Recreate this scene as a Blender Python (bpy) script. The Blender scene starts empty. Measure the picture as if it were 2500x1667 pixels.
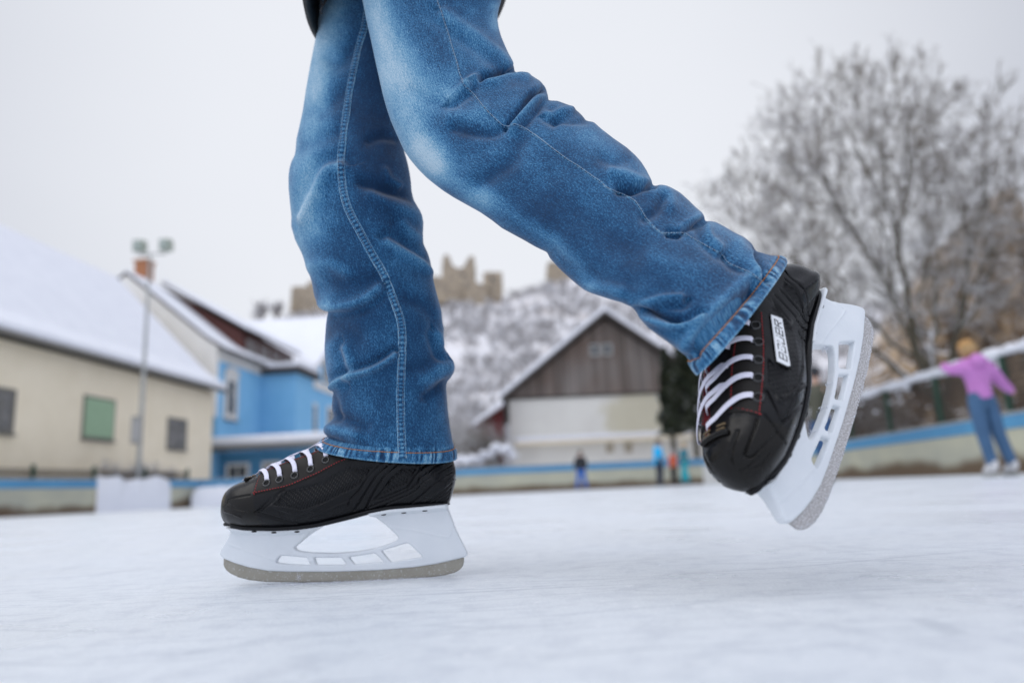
import bpy, bmesh, math, random
import numpy as np
from mathutils import Vector, Matrix
from mathutils.bvhtree import BVHTree

S = bpy.context.scene
COL = S.collection
PI = math.pi
R = math.radians
random.seed(7)
RNG = np.random.default_rng(11)

# ------------------------------------------------------------------ camera
F, CX, CY, HC = 1800.0, 1250.0, 833.5, 0.103      # focal length and centre in photo pixels, lens height
_p, _r = math.atan(363 / F), R(2.61)
FW = np.array([0, math.cos(_p), math.sin(_p)])
_r0 = np.array([1.0, 0, 0]); _u0 = np.cross(_r0, FW)
RT = math.cos(_r) * _r0 - math.sin(_r) * _u0
UP = math.sin(_r) * _r0 + math.cos(_r) * _u0
CP = np.array([0, 0, HC])
cam = bpy.data.cameras.new('camera'); camo = bpy.data.objects.new('camera', cam); COL.objects.link(camo)
camo.matrix_world = Matrix(((RT[0], UP[0], -FW[0], 0), (RT[1], UP[1], -FW[1], 0), (RT[2], UP[2], -FW[2], HC), (0, 0, 0, 1)))
cam.sensor_width = 36.0
cam.lens = F / 2500 * 36
cam.clip_start = 0.02; cam.clip_end = 3000
cam.dof.use_dof = True
cam.dof.focus_distance = 0.83
cam.dof.aperture_fstop = 2.6
cam.dof.aperture_blades = 0
S.camera = camo

# ------------------------------------------------------------------ world: overcast
w = bpy.data.worlds.new('World'); S.world = w; w.use_nodes = True
nt = w.node_tree; nt.nodes.clear()
def wn(t, **k):
    n = nt.nodes.new(t)
    for a, b in k.items(): setattr(n, a, b)
    return n
out = wn('ShaderNodeOutputWorld'); bg = wn('ShaderNodeBackground'); bg.inputs[1].default_value = 0.1
sky = wn('ShaderNodeTexSky', sky_type='NISHITA'); sky.sun_disc = False
sky.sun_elevation = R(58); sky.sun_rotation = R(252); sky.dust_density = 6; sky.air_density = 1.5
hs = wn('ShaderNodeHueSaturation'); hs.inputs['Saturation'].default_value = 0.25
nt.links.new(sky.outputs[0], hs.inputs['Color'])
tc = wn('ShaderNodeTexCoord')
noi = wn('ShaderNodeTexNoise'); noi.inputs['Scale'].default_value = 1.3; noi.inputs['Detail'].default_value = 3
mp = wn('ShaderNodeMapping'); mp.inputs['Scale'].default_value = (1, 1, 2.2)
nt.links.new(tc.outputs['Generated'], mp.inputs[0]); nt.links.new(mp.outputs[0], noi.inputs[0])
vm = wn('ShaderNodeVectorMath', operation='DOT_PRODUCT')
vm.inputs[1].default_value = Vector((-0.05, 0.90, 0.42)).normalized()
nt.links.new(tc.outputs['Generated'], vm.inputs[0])
mr = wn('ShaderNodeMapRange'); mr.inputs[1].default_value = 0.68; mr.inputs[2].default_value = 1.0
mr.inputs[3].default_value = 0.0; mr.inputs[4].default_value = 1.0; mr.interpolation_type = 'SMOOTHSTEP'
nt.links.new(vm.outputs['Value'], mr.inputs[0])
mm = wn('ShaderNodeMath', operation='MULTIPLY_ADD'); mm.inputs[1].default_value = 0.30; mm.inputs[2].default_value = -0.12
nt.links.new(noi.outputs[0], mm.inputs[0])
ad = wn('ShaderNodeMath', operation='ADD'); ad.use_clamp = True
nt.links.new(mr.outputs[0], ad.inputs[0]); nt.links.new(mm.outputs[0], ad.inputs[1])
cr = wn('ShaderNodeMixRGB'); cr.inputs[1].default_value = (5.15, 5.45, 6.3, 1); cr.inputs[2].default_value = (8.75, 9.0, 9.6, 1)
nt.links.new(ad.outputs[0], cr.inputs[0])
sz = wn('ShaderNodeSeparateXYZ'); nt.links.new(tc.outputs['Generated'], sz.inputs[0])
zr_ = wn('ShaderNodeMapRange'); zr_.inputs[1].default_value = 0.60; zr_.inputs[2].default_value = 0.95; zr_.inputs[3].default_value = 1.0; zr_.inputs[4].default_value = 1.75; zr_.interpolation_type = 'SMOOTHSTEP'
nt.links.new(sz.outputs[2], zr_.inputs[0])       # an overcast sky is brightest overhead
bk_ = wn('ShaderNodeMapRange'); bk_.inputs[1].default_value = 0.45; bk_.inputs[2].default_value = -0.25; bk_.inputs[3].default_value = 1.0; bk_.inputs[4].default_value = 1.75; bk_.interpolation_type = 'SMOOTHSTEP'
nt.links.new(vm.outputs['Value'], bk_.inputs[0])
zb_ = wn('ShaderNodeMath', operation='MULTIPLY'); nt.links.new(zr_.outputs[0], zb_.inputs[0]); nt.links.new(bk_.outputs[0], zb_.inputs[1])
zm = wn('ShaderNodeVectorMath', operation='SCALE'); nt.links.new(cr.outputs[0], zm.inputs[0]); nt.links.new(zb_.outputs[0], zm.inputs['Scale'])
mx = wn('ShaderNodeMixRGB'); mx.inputs[0].default_value = 0.93
nt.links.new(hs.outputs[0], mx.inputs[1]); nt.links.new(zm.outputs[0], mx.inputs[2])
nt.links.new(mx.outputs[0], bg.inputs[0]); nt.links.new(bg.outputs[0], out.inputs[0])

sl = bpy.data.lights.new('sun', 'SUN'); sl.energy = 0.95; sl.angle = R(50); sl.color = (1, 0.975, 0.94)
so = bpy.data.objects.new('sun', sl); COL.objects.link(so)
so.rotation_euler = (R(10), R(-30), 0)
S.view_settings.view_transform = 'Standard'; S.view_settings.look = 'None'
S.view_settings.exposure = 0.0; S.view_settings.gamma = 1.0
S.view_settings.use_curve_mapping = False

# ------------------------------------------------------------------ helpers
def ray(x, y):
    x = np.asarray(x, float); y = np.asarray(y, float)
    return FW + ((x - CX) / F)[..., None] * RT - ((y - CY) / F)[..., None] * UP
def at(x, y, zd):                     # a photo point at a depth along the lens axis
    return CP + ray(x, y) * np.asarray(zd, float)[..., None] if np.ndim(zd) else CP + ray(np.array(x), np.array(y)) * zd
def proj(P):
    d = np.asarray(P) - CP; z = d @ FW
    return np.stack([CX + F * (d @ RT) / z, CY - F * (d @ UP) / z], -1)
def atY(x, y, Y):
    d = ray(np.array(float(x)), np.array(float(y))); return CP + d * (Y / d[1])

def link(o, parent=None):
    COL.objects.link(o)
    if parent is not None: o.parent = parent
    return o
def tag(o, label=None, cat=None, group=None, kind=None):
    if label: o['label'] = label
    if cat: o['category'] = cat
    if group: o['group'] = group
    if kind: o['kind'] = kind
    return o
def empty(name, loc=(0, 0, 0), rz=0, label=None, cat=None, group=None, mat=None):
    o = bpy.data.objects.new(name, None); link(o)
    if mat is not None: o.matrix_world = mat
    else: o.location = loc; o.rotation_euler = (0, 0, rz)
    o.empty_display_size = 0.1
    return tag(o, label, cat, group)
def mesh(name, V, Fc, mat=None, parent=None, smooth=False, uv=None, attrs=None, mats=None, midx=None):
    me = bpy.data.meshes.new(name)
    V = np.asarray(V, float)
    if isinstance(Fc, np.ndarray):
        n, k = Fc.shape
        me.vertices.add(len(V)); me.vertices.foreach_set('co', V.ravel())
        me.loops.add(n * k); me.loops.foreach_set('vertex_index', Fc.ravel().astype(np.int32))
        me.polygons.add(n); me.polygons.foreach_set('loop_start', np.arange(0, n * k, k, dtype=np.int32))
        me.update(calc_edges=True)
    else:
        me.from_pydata([tuple(v) for v in V], [], [tuple(f) for f in Fc])
    if smooth: me.polygons.foreach_set('use_smooth', np.ones(len(me.polygons), bool))
    if uv is not None:
        l = me.uv_layers.new(name='UVMap'); idx = np.empty(len(me.loops), np.int32)
        me.loops.foreach_get('vertex_index', idx); l.data.foreach_set('uv', np.asarray(uv, float)[idx].ravel())
    if attrs:
        for k_, a in attrs.items():
            at_ = me.attributes.new(k_, 'FLOAT', 'POINT'); at_.data.foreach_set('value', np.asarray(a, float))
    for m_ in (mats or ([mat] if mat else [])): me.materials.append(m_)
    if midx is not None: me.polygons.foreach_set('material_index', np.asarray(midx, np.int32))
    me.validate(); me.update()
    o = bpy.data.objects.new(name, me)
    return link(o, parent)

class MB:                             # collects simple shapes into one mesh
    def __init__(s): s.V = []; s.F = []
    def add(s, V, Fc):
        n = len(s.V); s.V += [tuple(v) for v in V]; s.F += [tuple(i + n for i in f) for f in Fc]; return s
    def box(s, x0, x1, y0, y1, z0, z1):
        V = [(x, y, z) for z in (z0, z1) for x, y in ((x0, y0), (x1, y0), (x1, y1), (x0, y1))]
        return s.add(V, [(3, 2, 1, 0), (4, 5, 6, 7), (0, 1, 5, 4), (1, 2, 6, 5), (2, 3, 7, 6), (3, 0, 4, 7)])
    def prism(s, pts, a, b, axis='y'):   # polygon in the plane across an axis
        n = len(pts)
        def P(p, t): return (p[0], t, p[1]) if axis == 'y' else ((t, p[0], p[1]) if axis == 'x' else (p[0], p[1], t))
        V = [P(p, a) for p in pts] + [P(p, b) for p in pts]
        return s.add(V, [tuple(range(n)), tuple(range(2 * n - 1, n - 1, -1))] + [(i, n + i, n + (i + 1) % n, (i + 1) % n) for i in range(n)])
    def tube(s, path, rad, n=8, cap=True):
        P = [Vector(p) for p in path]; rr = rad if hasattr(rad, '__len__') else [rad] * len(P)
        base = len(s.V); up = Vector((0, 0, 1)); prev = None
        for i, p in enumerate(P):
            t = (P[min(i + 1, len(P) - 1)] - P[max(i - 1, 0)]).normalized()
            if prev is None: a = t.cross(up if abs(t.z) < .9 else Vector((1, 0, 0))).normalized()
            else: a = (prev - t * prev.dot(t)).normalized()
            prev = a; b = t.cross(a)
            for k in range(n):
                q = 2 * PI * k / n; s.V.append(tuple(p + (a * math.cos(q) + b * math.sin(q)) * rr[i]))
        for i in range(len(P) - 1):
            for k in range(n):
                s.F.append((base + i * n + k, base + i * n + (k + 1) % n, base + (i + 1) * n + (k + 1) % n, base + (i + 1) * n + k))
        if cap:
            s.F.append(tuple(base + k for k in range(n))[::-1]); e = base + (len(P) - 1) * n
            s.F.append(tuple(e + k for k in range(n)))
        return s
    def blob(s, c, r, seed=0, rough=.2, sub=2):
        bm = bmesh.new(); bmesh.ops.create_icosphere(bm, subdivisions=sub, radius=1)
        rn = random.Random(seed)
        off = [rn.uniform(0, 6) for _ in range(6)]
        V = []
        for v in bm.verts:
            c_ = v.co; k = 1 + rough * (math.sin(c_.x * 3 + off[0]) * math.sin(c_.y * 4 + off[1]) + .6 * math.sin(c_.z * 6 + off[2] + c_.x * 5))
            V.append((c[0] + c_.x * r[0] * k, c[1] + c_.y * r[1] * k, c[2] + c_.z * r[2] * k))
        Fc = [tuple(v.index for v in f.verts) for f in bm.faces]; bm.free()
        return s.add(V, Fc)
    def build(s, name, mat, parent=None, smooth=False, bevel=0):
        o = mesh(name, s.V, s.F, mat, parent, smooth)
        bm = bmesh.new(); bm.from_mesh(o.data); bmesh.ops.recalc_face_normals(bm, faces=bm.faces); bm.to_mesh(o.data); bm.free()
        if bevel:
            m = o.modifiers.new('bevel', 'BEVEL'); m.width = bevel; m.segments = 2; m.limit_method = 'ANGLE'
        return o

# ------------------------------------------------------------------ materials
def newmat(name):
    m = bpy.data.materials.new(name); m.use_nodes = True
    return m, m.node_tree, m.node_tree.nodes['Principled BSDF']
def N(t, ty, **k):
    n = t.nodes.new(ty)
    for a, b in k.items():
        if a[0] == '_': n.inputs[a[1:].replace('_', ' ')].default_value = b
        else: setattr(n, a, b)
    return n
def rgba(c): return (c[0], c[1], c[2], 1)
def mat(name, c, rough=.7, c2=None, scale=5, detail=5, bump=0, bscale=None, metal=0, stretch=(1, 1, 1), coord='Object', lo=.35, hi=.65, spec=.5, coat=0):
    m, t, b = newmat(name)
    b.inputs['Roughness'].default_value = rough; b.inputs['Metallic'].default_value = metal
    b.inputs['Specular IOR Level'].default_value = spec
    b.inputs['Coat Weight'].default_value = coat
    b.inputs['Base Color'].default_value = rgba(c)
    tcn = N(t, 'ShaderNodeTexCoord'); mpn = N(t, 'ShaderNodeMapping', _Scale=stretch); t.links.new(tcn.outputs[coord], mpn.inputs[0])
    if c2 is not None:
        n = N(t, 'ShaderNodeTexNoise', _Scale=scale, _Detail=detail); t.links.new(mpn.outputs[0], n.inputs[0])
        r_ = N(t, 'ShaderNodeMapRange', _From_Min=lo, _From_Max=hi); t.links.new(n.outputs[0], r_.inputs[0])
        x = N(t, 'ShaderNodeMixRGB'); x.inputs[1].default_value = rgba(c); x.inputs[2].default_value = rgba(c2)
        t.links.new(r_.outputs[0], x.inputs[0]); t.links.new(x.outputs[0], b.inputs['Base Color'])
    if bump:
        n2 = N(t, 'ShaderNodeTexNoise', _Scale=bscale or scale * 3, _Detail=6); t.links.new(mpn.outputs[0], n2.inputs[0])
        bp = N(t, 'ShaderNodeBump', _Strength=1.0, _Distance=bump); t.links.new(n2.outputs[0], bp.inputs['Height'])
        t.links.new(bp.outputs[0], b.inputs['Normal'])
    return m
def snow_topped(name, c, c2, scale=3, rough=.85, snow=(.82, .83, .87), lo=.15, hi=.5, nscale=2.5):
    m = mat(name, c, rough, c2, scale); t = m.node_tree; b = t.nodes['Principled BSDF']
    base = b.inputs['Base Color'].links[0].from_socket
    g = N(t, 'ShaderNodeNewGeometry'); sp = N(t, 'ShaderNodeSeparateXYZ'); t.links.new(g.outputs['Normal'], sp.inputs[0])
    tcn = N(t, 'ShaderNodeTexCoord'); n = N(t, 'ShaderNodeTexNoise', _Scale=nscale, _Detail=3); t.links.new(tcn.outputs['Object'], n.inputs[0])
    a = N(t, 'ShaderNodeMath', operation='MULTIPLY_ADD'); a.inputs[1].default_value = .9; t.links.new(n.outputs[0], a.inputs[0])
    a.inputs[2].default_value = -.45
    a2 = N(t, 'ShaderNodeMath', operation='ADD'); t.links.new(sp.outputs[2], a2.inputs[0]); t.links.new(a.outputs[0], a2.inputs[1])
    r_ = N(t, 'ShaderNodeMapRange', _From_Min=lo, _From_Max=hi); t.links.new(a2.outputs[0], r_.inputs[0])
    x = N(t, 'ShaderNodeMixRGB'); x.inputs[2].default_value = rgba(snow); t.links.new(base, x.inputs[1]); t.links.new(r_.outputs[0], x.inputs[0])
    t.links.new(x.outputs[0], b.inputs['Base Color'])
    return m
M = {}
M['snow'] = mat('snow', (.80, .815, .865), .8, (.76, .775, .83), 1.5, bump=.02, bscale=4)
M['stucco_cream'] = mat('stucco_cream', (.90, .80, .62), .9, (.85, .75, .57), 1.2)
M['stucco_white'] = mat('stucco_white', (.86, .84, .80), .9, (.80, .78, .74), 1)
M['blue_wall'] = mat('blue_wall', (.20, .48, .74), .85, (.23, .52, .79), 1)
M['white_trim'] = mat('white_trim', (.70, .69, .66), .8, (.64, .63, .60), 2)
M['glass'] = mat('glass', (.05, .055, .06), .2)
M['curtain'] = mat('curtain', (.25, .24, .23), .6, (.12, .12, .12), 3)
M['wood_dark'] = mat('wood_dark', (.10, .085, .075), .8, (.06, .05, .045), 4)
M['brown_paint'] = mat('brown_paint', (.10, .025, .018), .7, (.07, .02, .015), 3)
M['brick'] = mat('brick', (.42, .19, .09), .9, (.34, .14, .07), 6)
M['shutter_green'] = mat('shutter_green', (.36, .52, .34), .6, (.32, .47, .30), 8)
M['gutter'] = mat('gutter', (.16, .15, .13), .6)
M['fascia'] = mat('fascia', (.035, .025, .02), .7)
M['galv'] = mat('galvanised', (.40, .41, .40), .5, (.33, .34, .33), 3)
M['lamp'] = mat('lamp_body', (.34, .38, .31), .4)
M['lampglass'] = mat('lamp_glass', (.35, .40, .36), .15)
M['green_post'] = mat('green_post', (.015, .06, .035), .5)
M['slat'] = mat('slat_brown', (.075, .055, .04), .8, (.045, .033, .025), 3)
M['stone'] = mat('ruin_stone', (.42, .34, .24), .95, (.30, .26, .20), .35, bump=.3, bscale=1)
M['stone'] = snow_topped('ruin_stone', (.42, .345, .25), (.25, .21, .165), .9)
M['rubble'] = snow_topped('rubble_stone', (.46, .34, .22), (.15, .11, .08), 1.6, nscale=1.2, lo=.5, hi=.85)
M['bark'] = snow_topped('bark', (.10, .085, .055), (.055, .048, .03), 3, lo=.25, hi=.6)
M['twig'] = snow_topped('snowy_twig', (.17, .135, .09), (.10, .08, .055), 3, lo=.02, hi=.40, nscale=1.5)
M['twig2'] = snow_topped('shrub_twig', (.26, .22, .19), (.17, .145, .125), .5, lo=-.35, hi=.2, nscale=.3)
M['needle'] = snow_topped('dark_needles', (.012, .022, .010), (.03, .035, .012), 3, lo=.75, hi=1.1)
M['rail_blue'] = mat('blue_rail', (.075, .26, .46), .6, (.09, .31, .53), .8)
M['skin'] = mat('skin', (.52, .33, .25), .55)
M['hair'] = mat('hair', (.06, .035, .02), .7)

def concrete():
    m = mat('stained_concrete', (.50, .49, .37), .9, (.40, .40, .33), .7)
    t = m.node_tree; b = t.nodes['Principled BSDF']; base = b.inputs['Base Color'].links[0].from_socket
    tcn = N(t, 'ShaderNodeTexCoord'); sp = N(t, 'ShaderNodeSeparateXYZ'); t.links.new(tcn.outputs['Object'], sp.inputs[0])
    n = N(t, 'ShaderNodeTexNoise', _Scale=.8, _Detail=4); t.links.new(tcn.outputs['Object'], n.inputs[0])
    a = N(t, 'ShaderNodeMath', operation='MULTIPLY_ADD'); a.inputs[1].default_value = -.68; t.links.new(n.outputs[0], a.inputs[0]); t.links.new(sp.outputs[2], a.inputs[2])
    r_ = N(t, 'ShaderNodeMapRange', _From_Min=.06, _From_Max=-.16); t.links.new(a.outputs[0], r_.inputs[0])
    x = N(t, 'ShaderNodeMixRGB'); x.inputs[2].default_value = (.13, .09, .055, 1); t.links.new(base, x.inputs[1]); t.links.new(r_.outputs[0], x.inputs[0])
    t.links.new(x.outputs[0], b.inputs['Base Color']); return m
M['concrete'] = concrete()

def planks():
    m, t, b = newmat('weathered_planks'); b.inputs['Roughness'].default_value = .9
    tcn = N(t, 'ShaderNodeTexCoord'); mpn = N(t, 'ShaderNodeMapping', _Scale=(5.5, 5.5, .12)); t.links.new(tcn.outputs['Object'], mpn.inputs[0])
    n = N(t, 'ShaderNodeTexNoise', _Scale=1.0, _Detail=3); t.links.new(mpn.outputs[0], n.inputs[0])
    n2 = N(t, 'ShaderNodeTexNoise', _Scale=.35, _Detail=4); t.links.new(tcn.outputs['Object'], n2.inputs[0])
    cr_ = N(t, 'ShaderNodeValToRGB'); t.links.new(n.outputs[0], cr_.inputs[0])
    e = cr_.color_ramp.elements; e[0].position = .3; e[0].color = (.10, .085, .075, 1); e[1].position = .7; e[1].color = (.26, .23, .21, 1)
    x = N(t, 'ShaderNodeMixRGB', blend_type='MULTIPLY'); x.inputs[0].default_value = .8
    r_ = N(t, 'ShaderNodeValToRGB'); t.links.new(n2.outputs[0], r_.inputs[0])
    e = r_.color_ramp.elements; e[0].position = .35; e[0].color = (.8, .62, .52, 1); e[1].position = .6; e[1].color = (1, 1, 1, 1)
    t.links.new(cr_.outputs[0], x.inputs[1]); t.links.new(r_.outputs[0], x.inputs[2]); t.links.new(x.outputs[0], b.inputs['Base Color'])
    return m
M['planks'] = planks()

def stained_wall():
    m = mat('stained_plaster', (.76, .745, .69), .9, (.70, .68, .63), .6)
    t = m.node_tree; b = t.nodes['Principled BSDF']; base = b.inputs['Base Color'].links[0].from_socket
    tcn = N(t, 'ShaderNodeTexCoord'); n = N(t, 'ShaderNodeTexNoise', _Scale=1.1, _Detail=6, _Roughness=.65); t.links.new(tcn.outputs['Object'], n.inputs[0])
    # flaking patch of yellow render around one spot of the wall
    d = N(t, 'ShaderNodeVectorMath', operation='DISTANCE'); d.inputs[1].default_value = (1.8, -.1, 4.2)
    ms = N(t, 'ShaderNodeVectorMath', operation='MULTIPLY'); ms.inputs[1].default_value = (.7, .2, 1.0); t.links.new(tcn.outputs['Object'], ms.inputs[0])
    d.inputs[1].default_value = (1.35 * .7 + .1, 0, 3.9); t.links.new(ms.outputs[0], d.inputs[0])
    a = N(t, 'ShaderNodeMath', operation='MULTIPLY_ADD'); a.inputs[1].default_value = 2.2; t.links.new(n.outputs[0], a.inputs[0])
    a2 = N(t, 'ShaderNodeMath', operation='SUBTRACT'); t.links.new(a.outputs[0], a2.inputs[0]); t.links.new(d.outputs['Value'], a2.inputs[1])
    r_ = N(t, 'ShaderNodeMapRange', _From_Min=.05, _From_Max=.55); t.links.new(a2.outputs[0], r_.inputs[0])
    r_.inputs[4].default_value = .5
    x = N(t, 'ShaderNodeMixRGB'); x.inputs[2].default_value = (.46, .40, .20, 1); t.links.new(base, x.inputs[1]); t.links.new(r_.outputs[0], x.inputs[0])
    t.links.new(x.outputs[0], b.inputs['Base Color']); return m
M['barn_wall'] = stained_wall()

def ice_mat():
    m, t, b = newmat('scratched_ice')
    tcn = N(t, 'ShaderNodeTexCoord')
    def noise(scale, st, det=4, rot=0, rough=.5):
        mpn = N(t, 'ShaderNodeMapping', _Scale=st); mpn.inputs['Rotation'].default_value = (0, 0, rot)
        t.links.new(tcn.outputs['Object'], mpn.inputs[0])
        n = N(t, 'ShaderNodeTexNoise', _Scale=scale, _Detail=det, _Roughness=rough); t.links.new(mpn.outputs[0], n.inputs[0]); return n.outputs[0]
    def rng(s, a, b_, c=0, d=1):
        r_ = N(t, 'ShaderNodeMapRange', _From_Min=a, _From_Max=b_, _To_Min=c, _To_Max=d); t.links.new(s, r_.inputs[0]); return r_.outputs[0]
    def mul(a, b_):
        n = N(t, 'ShaderNodeMath', operation='MULTIPLY'); t.links.new(a, n.inputs[0])
        if isinstance(b_, float): n.inputs[1].default_value = b_
        else: t.links.new(b_, n.inputs[1])
        return n.outputs[0]
    def mixc(f, a, c):
        n = N(t, 'ShaderNodeMixRGB'); t.links.new(f, n.inputs[0])
        if isinstance(a, tuple): n.inputs[1].default_value = rgba(a)
        else: t.links.new(a, n.inputs[1])
        n.inputs[2].default_value = rgba(c); return n.outputs[0]
    big = rng(noise(2.2, (1, 1, 1), 6), .38, .62)
    col = mixc(big, (.80, .84, .875), (.755, .795, .835))
    fine = rng(noise(26, (1, 1, 1), 8, 0, .7), .47, .66)
    col = mixc(mul(fine, .5), col, (.50, .54, .61))
    for i, (rot, st, sc) in enumerate(((.25, (.35, 9, 1), 9), (-.5, (.3, 12, 1), 8), (1.2, (.4, 10, 1), 7), (.05, (.2, 14, 1), 6))):
        s = rng(noise(sc, st, 3, rot), .64, .70)
        s = mul(s, rng(noise(1.6 + i * .3, (1, 1, 1), 3, i), .48, .60))
        col = mixc(mul(s, .60), col, (.50, .54, .60))
    gr = rng(noise(5, (1, .45, 1), 7, .3, .7), .58, .70)
    col = mixc(mul(gr, .50), col, (.52, .55, .60))
    gn = rng(noise(330, (1, .7, 1), 3, .2, .6), .40, .62)
    col = mixc(mul(gn, .24), col, (.50, .535, .60))
    for i, (rot, st, thr) in enumerate(((.35, (.55, 5.0, 1), .012), (-.22, (.40, 6.0, 1), .012), (1.05, (.5, 4.0, 1), .010))):
        mpn = N(t, 'ShaderNodeMapping', _Scale=st); mpn.inputs['Rotation'].default_value = (0, 0, rot); mpn.inputs['Location'].default_value = (i * 3.1, i * 1.7, 0)
        wb = N(t, 'ShaderNodeVectorMath', operation='ADD'); t.links.new(tcn.outputs['Object'], wb.inputs[0]); nz = N(t, 'ShaderNodeTexNoise', _Scale=.8, _Detail=2); t.links.new(tcn.outputs['Object'], nz.inputs[0])
        sc_ = N(t, 'ShaderNodeVectorMath', operation='SCALE'); sc_.inputs['Scale'].default_value = .5; t.links.new(nz.outputs['Color'], sc_.inputs[0]); t.links.new(sc_.outputs[0], wb.inputs[1]); t.links.new(wb.outputs[0], mpn.inputs[0])
        vo = N(t, 'ShaderNodeTexVoronoi', feature='DISTANCE_TO_EDGE', _Scale=1.6); t.links.new(mpn.outputs[0], vo.inputs['Vector'])
        ln = rng(vo.outputs['Distance'], thr, thr * .3)
        col = mixc(mul(mul(ln, rng(noise(2.2 + i, (1, 1, 1), 3, i * 1.3), .46, .58)), .55), col, (.46, .50, .56))
    br = rng(noise(60, (1, 1, 1), 4), .62, .72)
    col = mixc(mul(br, .5), col, (.93, .94, .97))
    t.links.new(col, b.inputs['Base Color'])
    t.links.new(rng(big, 0, 1, .26, .40), b.inputs['Roughness'])
    b.inputs['Specular IOR Level'].default_value = .5
    h1 = N(t, 'ShaderNodeBump', _Strength=.9, _Distance=.0017); t.links.new(noise(110, (1, 1, 1), 8, 0, .7), h1.inputs['Height'])
    h2 = N(t, 'ShaderNodeBump', _Strength=.35, _Distance=.004); t.links.new(noise(14, (1, 1, 1), 6, .4), h2.inputs['Height'])
    t.links.new(h1.outputs[0], h2.inputs['Normal']); t.links.new(h2.outputs[0], b.inputs['Normal'])
    return m
M['ice'] = ice_mat()
# ================================================================== ICE SKATES
# skate frame: x towards the toe, y towards the side we see, z up from the blade's contact point (metres)
B0 = np.array([[-1, 0, 0], [0, -1, 0], [0, 0, 1.0]]).T
_d = ray(np.array(840.0), np.array(1419.0)); G0 = CP + _d * (-HC / _d[2])
def C1(pts): a = np.asarray(pts, float); return np.stack([520 + a[..., 0] / 3.675, 1060 + a[..., 1] / 3.675], -1)
def C2(pts): a = np.asarray(pts, float); return np.stack([1660 + a[..., 0] / 2.2404, 620 + a[..., 1] / 2.2404], -1)
def C4(pts): a = np.asarray(pts, float); return np.stack([1700 + a[..., 0] / 4.127, 760 + a[..., 1] / 4.127], -1)
def C6(pts): a = np.asarray(pts, float); return np.stack([1840 + a[..., 0] / 4.9, 640 + a[..., 1] / 4.9], -1)
def loc1(pts, y=0.0):                 # crop point -> skate frame on the plane y
    q = C1(pts); d = ray(q[..., 0], q[..., 1]); Yw = G0[1] - y
    t = Yw / d[..., 1]; P = CP + d * t[..., None]
    return np.stack([-(P[..., 0] - G0[0]), P[..., 2] - G0[2]], -1)
# rear skate pose (solved from matching points)
REAR_M = None

def sdf(P, poly):                      # signed distance, positive inside
    a = np.asarray(poly); b = np.roll(a, -1, 0); d = np.full(len(P), 1e9); ins = np.zeros(len(P), bool)
    for p, q in zip(a, b):
        e = q - p; v = P - p; t = np.clip((v @ e) / (e @ e + 1e-18), 0, 1)
        d = np.minimum(d, np.linalg.norm(v - t[:, None] * e, axis=1))
        c = (p[1] > P[:, 1]) != (q[1] > P[:, 1])
        with np.errstate(divide='ignore', invalid='ignore'):
            xi = (q[0] - p[0]) * (P[:, 1] - p[1]) / (q[1] - p[1]) + p[0]
        ins ^= c & (P[:, 0] < xi)
    return np.where(ins, d, -d)
def smooth_poly(p, n=3, r=.0022):
    p = np.asarray(p, float); o = []
    for i in range(len(p)):
        a, b, c = p[i - 1], p[i], p[(i + 1) % len(p)]
        u = (a - b) / np.linalg.norm(a - b); v = (c - b) / np.linalg.norm(c - b)
        q = min(r, .45 * np.linalg.norm(a - b), .45 * np.linalg.norm(c - b))
        for t in (0, .33, .67, 1): o.append((1 - t) ** 2 * (b + u * q) + 2 * t * (1 - t) * b + t * t * (b + v * q))
    return np.array(o)
def inflate(outer, holes, res, thick, r, t0frac=.55):
    lo = outer.min(0) - res * 2; hi = outer.max(0) + res * 2
    nx, nz = int((hi[0] - lo[0]) / res) + 1, int((hi[1] - lo[1]) / res) + 1
    gx, gz = np.meshgrid(lo[0] + np.arange(nx) * res, lo[1] + np.arange(nz) * res, indexing='ij')
    P = np.stack([gx.ravel(), gz.ravel()], 1)
    def f(P):
        s = sdf(P, outer)
        for h in holes: s = np.minimum(s, -sdf(P, h))
        return s
    s = f(P)
    S2 = s.reshape(nx, nz); ins = S2 > 0
    cell = ins[:-1, :-1] | ins[1:, :-1] | ins[:-1, 1:] | ins[1:, 1:]
    ii, jj = np.where(cell); q = np.stack([ii * nz + jj, (ii + 1) * nz + jj, (ii + 1) * nz + jj + 1, ii * nz + jj + 1], 1)
    used = np.unique(q); outm = used[s[used] <= 0]
    h = res * .5
    for _ in range(3):
        so_ = f(P[outm]); g = np.stack([f(P[outm] + [h, 0]) - f(P[outm] - [h, 0]), f(P[outm] + [0, h]) - f(P[outm] - [0, h])], 1) / (2 * h)
        g /= np.linalg.norm(g, axis=1)[:, None] + 1e-9
        P[outm] -= g * so_[:, None]
    sd = np.clip(s, 0, None); sd[outm] = 0
    remap = -np.ones(len(P), int); remap[used] = np.arange(len(used)); q = remap[q]; P = P[used]; sd = sd[used]
    T = thick(P); k = np.clip(sd / r, 0, 1); y = T * (t0frac + (1 - t0frac) * np.sqrt(1 - (1 - k) ** 2))
    n = len(P)
    V = np.concatenate([np.stack([P[:, 0], y, P[:, 1]], 1), np.stack([P[:, 0], -y, P[:, 1]], 1)])
    ed = np.concatenate([q[:, [0, 1]], q[:, [1, 2]], q[:, [2, 3]], q[:, [3, 0]]])
    key = np.sort(ed, 1); kk = key[:, 0] * n + key[:, 1]; u, idx, cnt = np.unique(kk, return_index=True, return_counts=True)
    be = ed[idx[cnt == 1]]
    side = np.stack([be[:, 0], be[:, 1], be[:, 1] + n, be[:, 0] + n], 1)
    return V, np.concatenate([q[:, ::-1], q + n, side])

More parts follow.
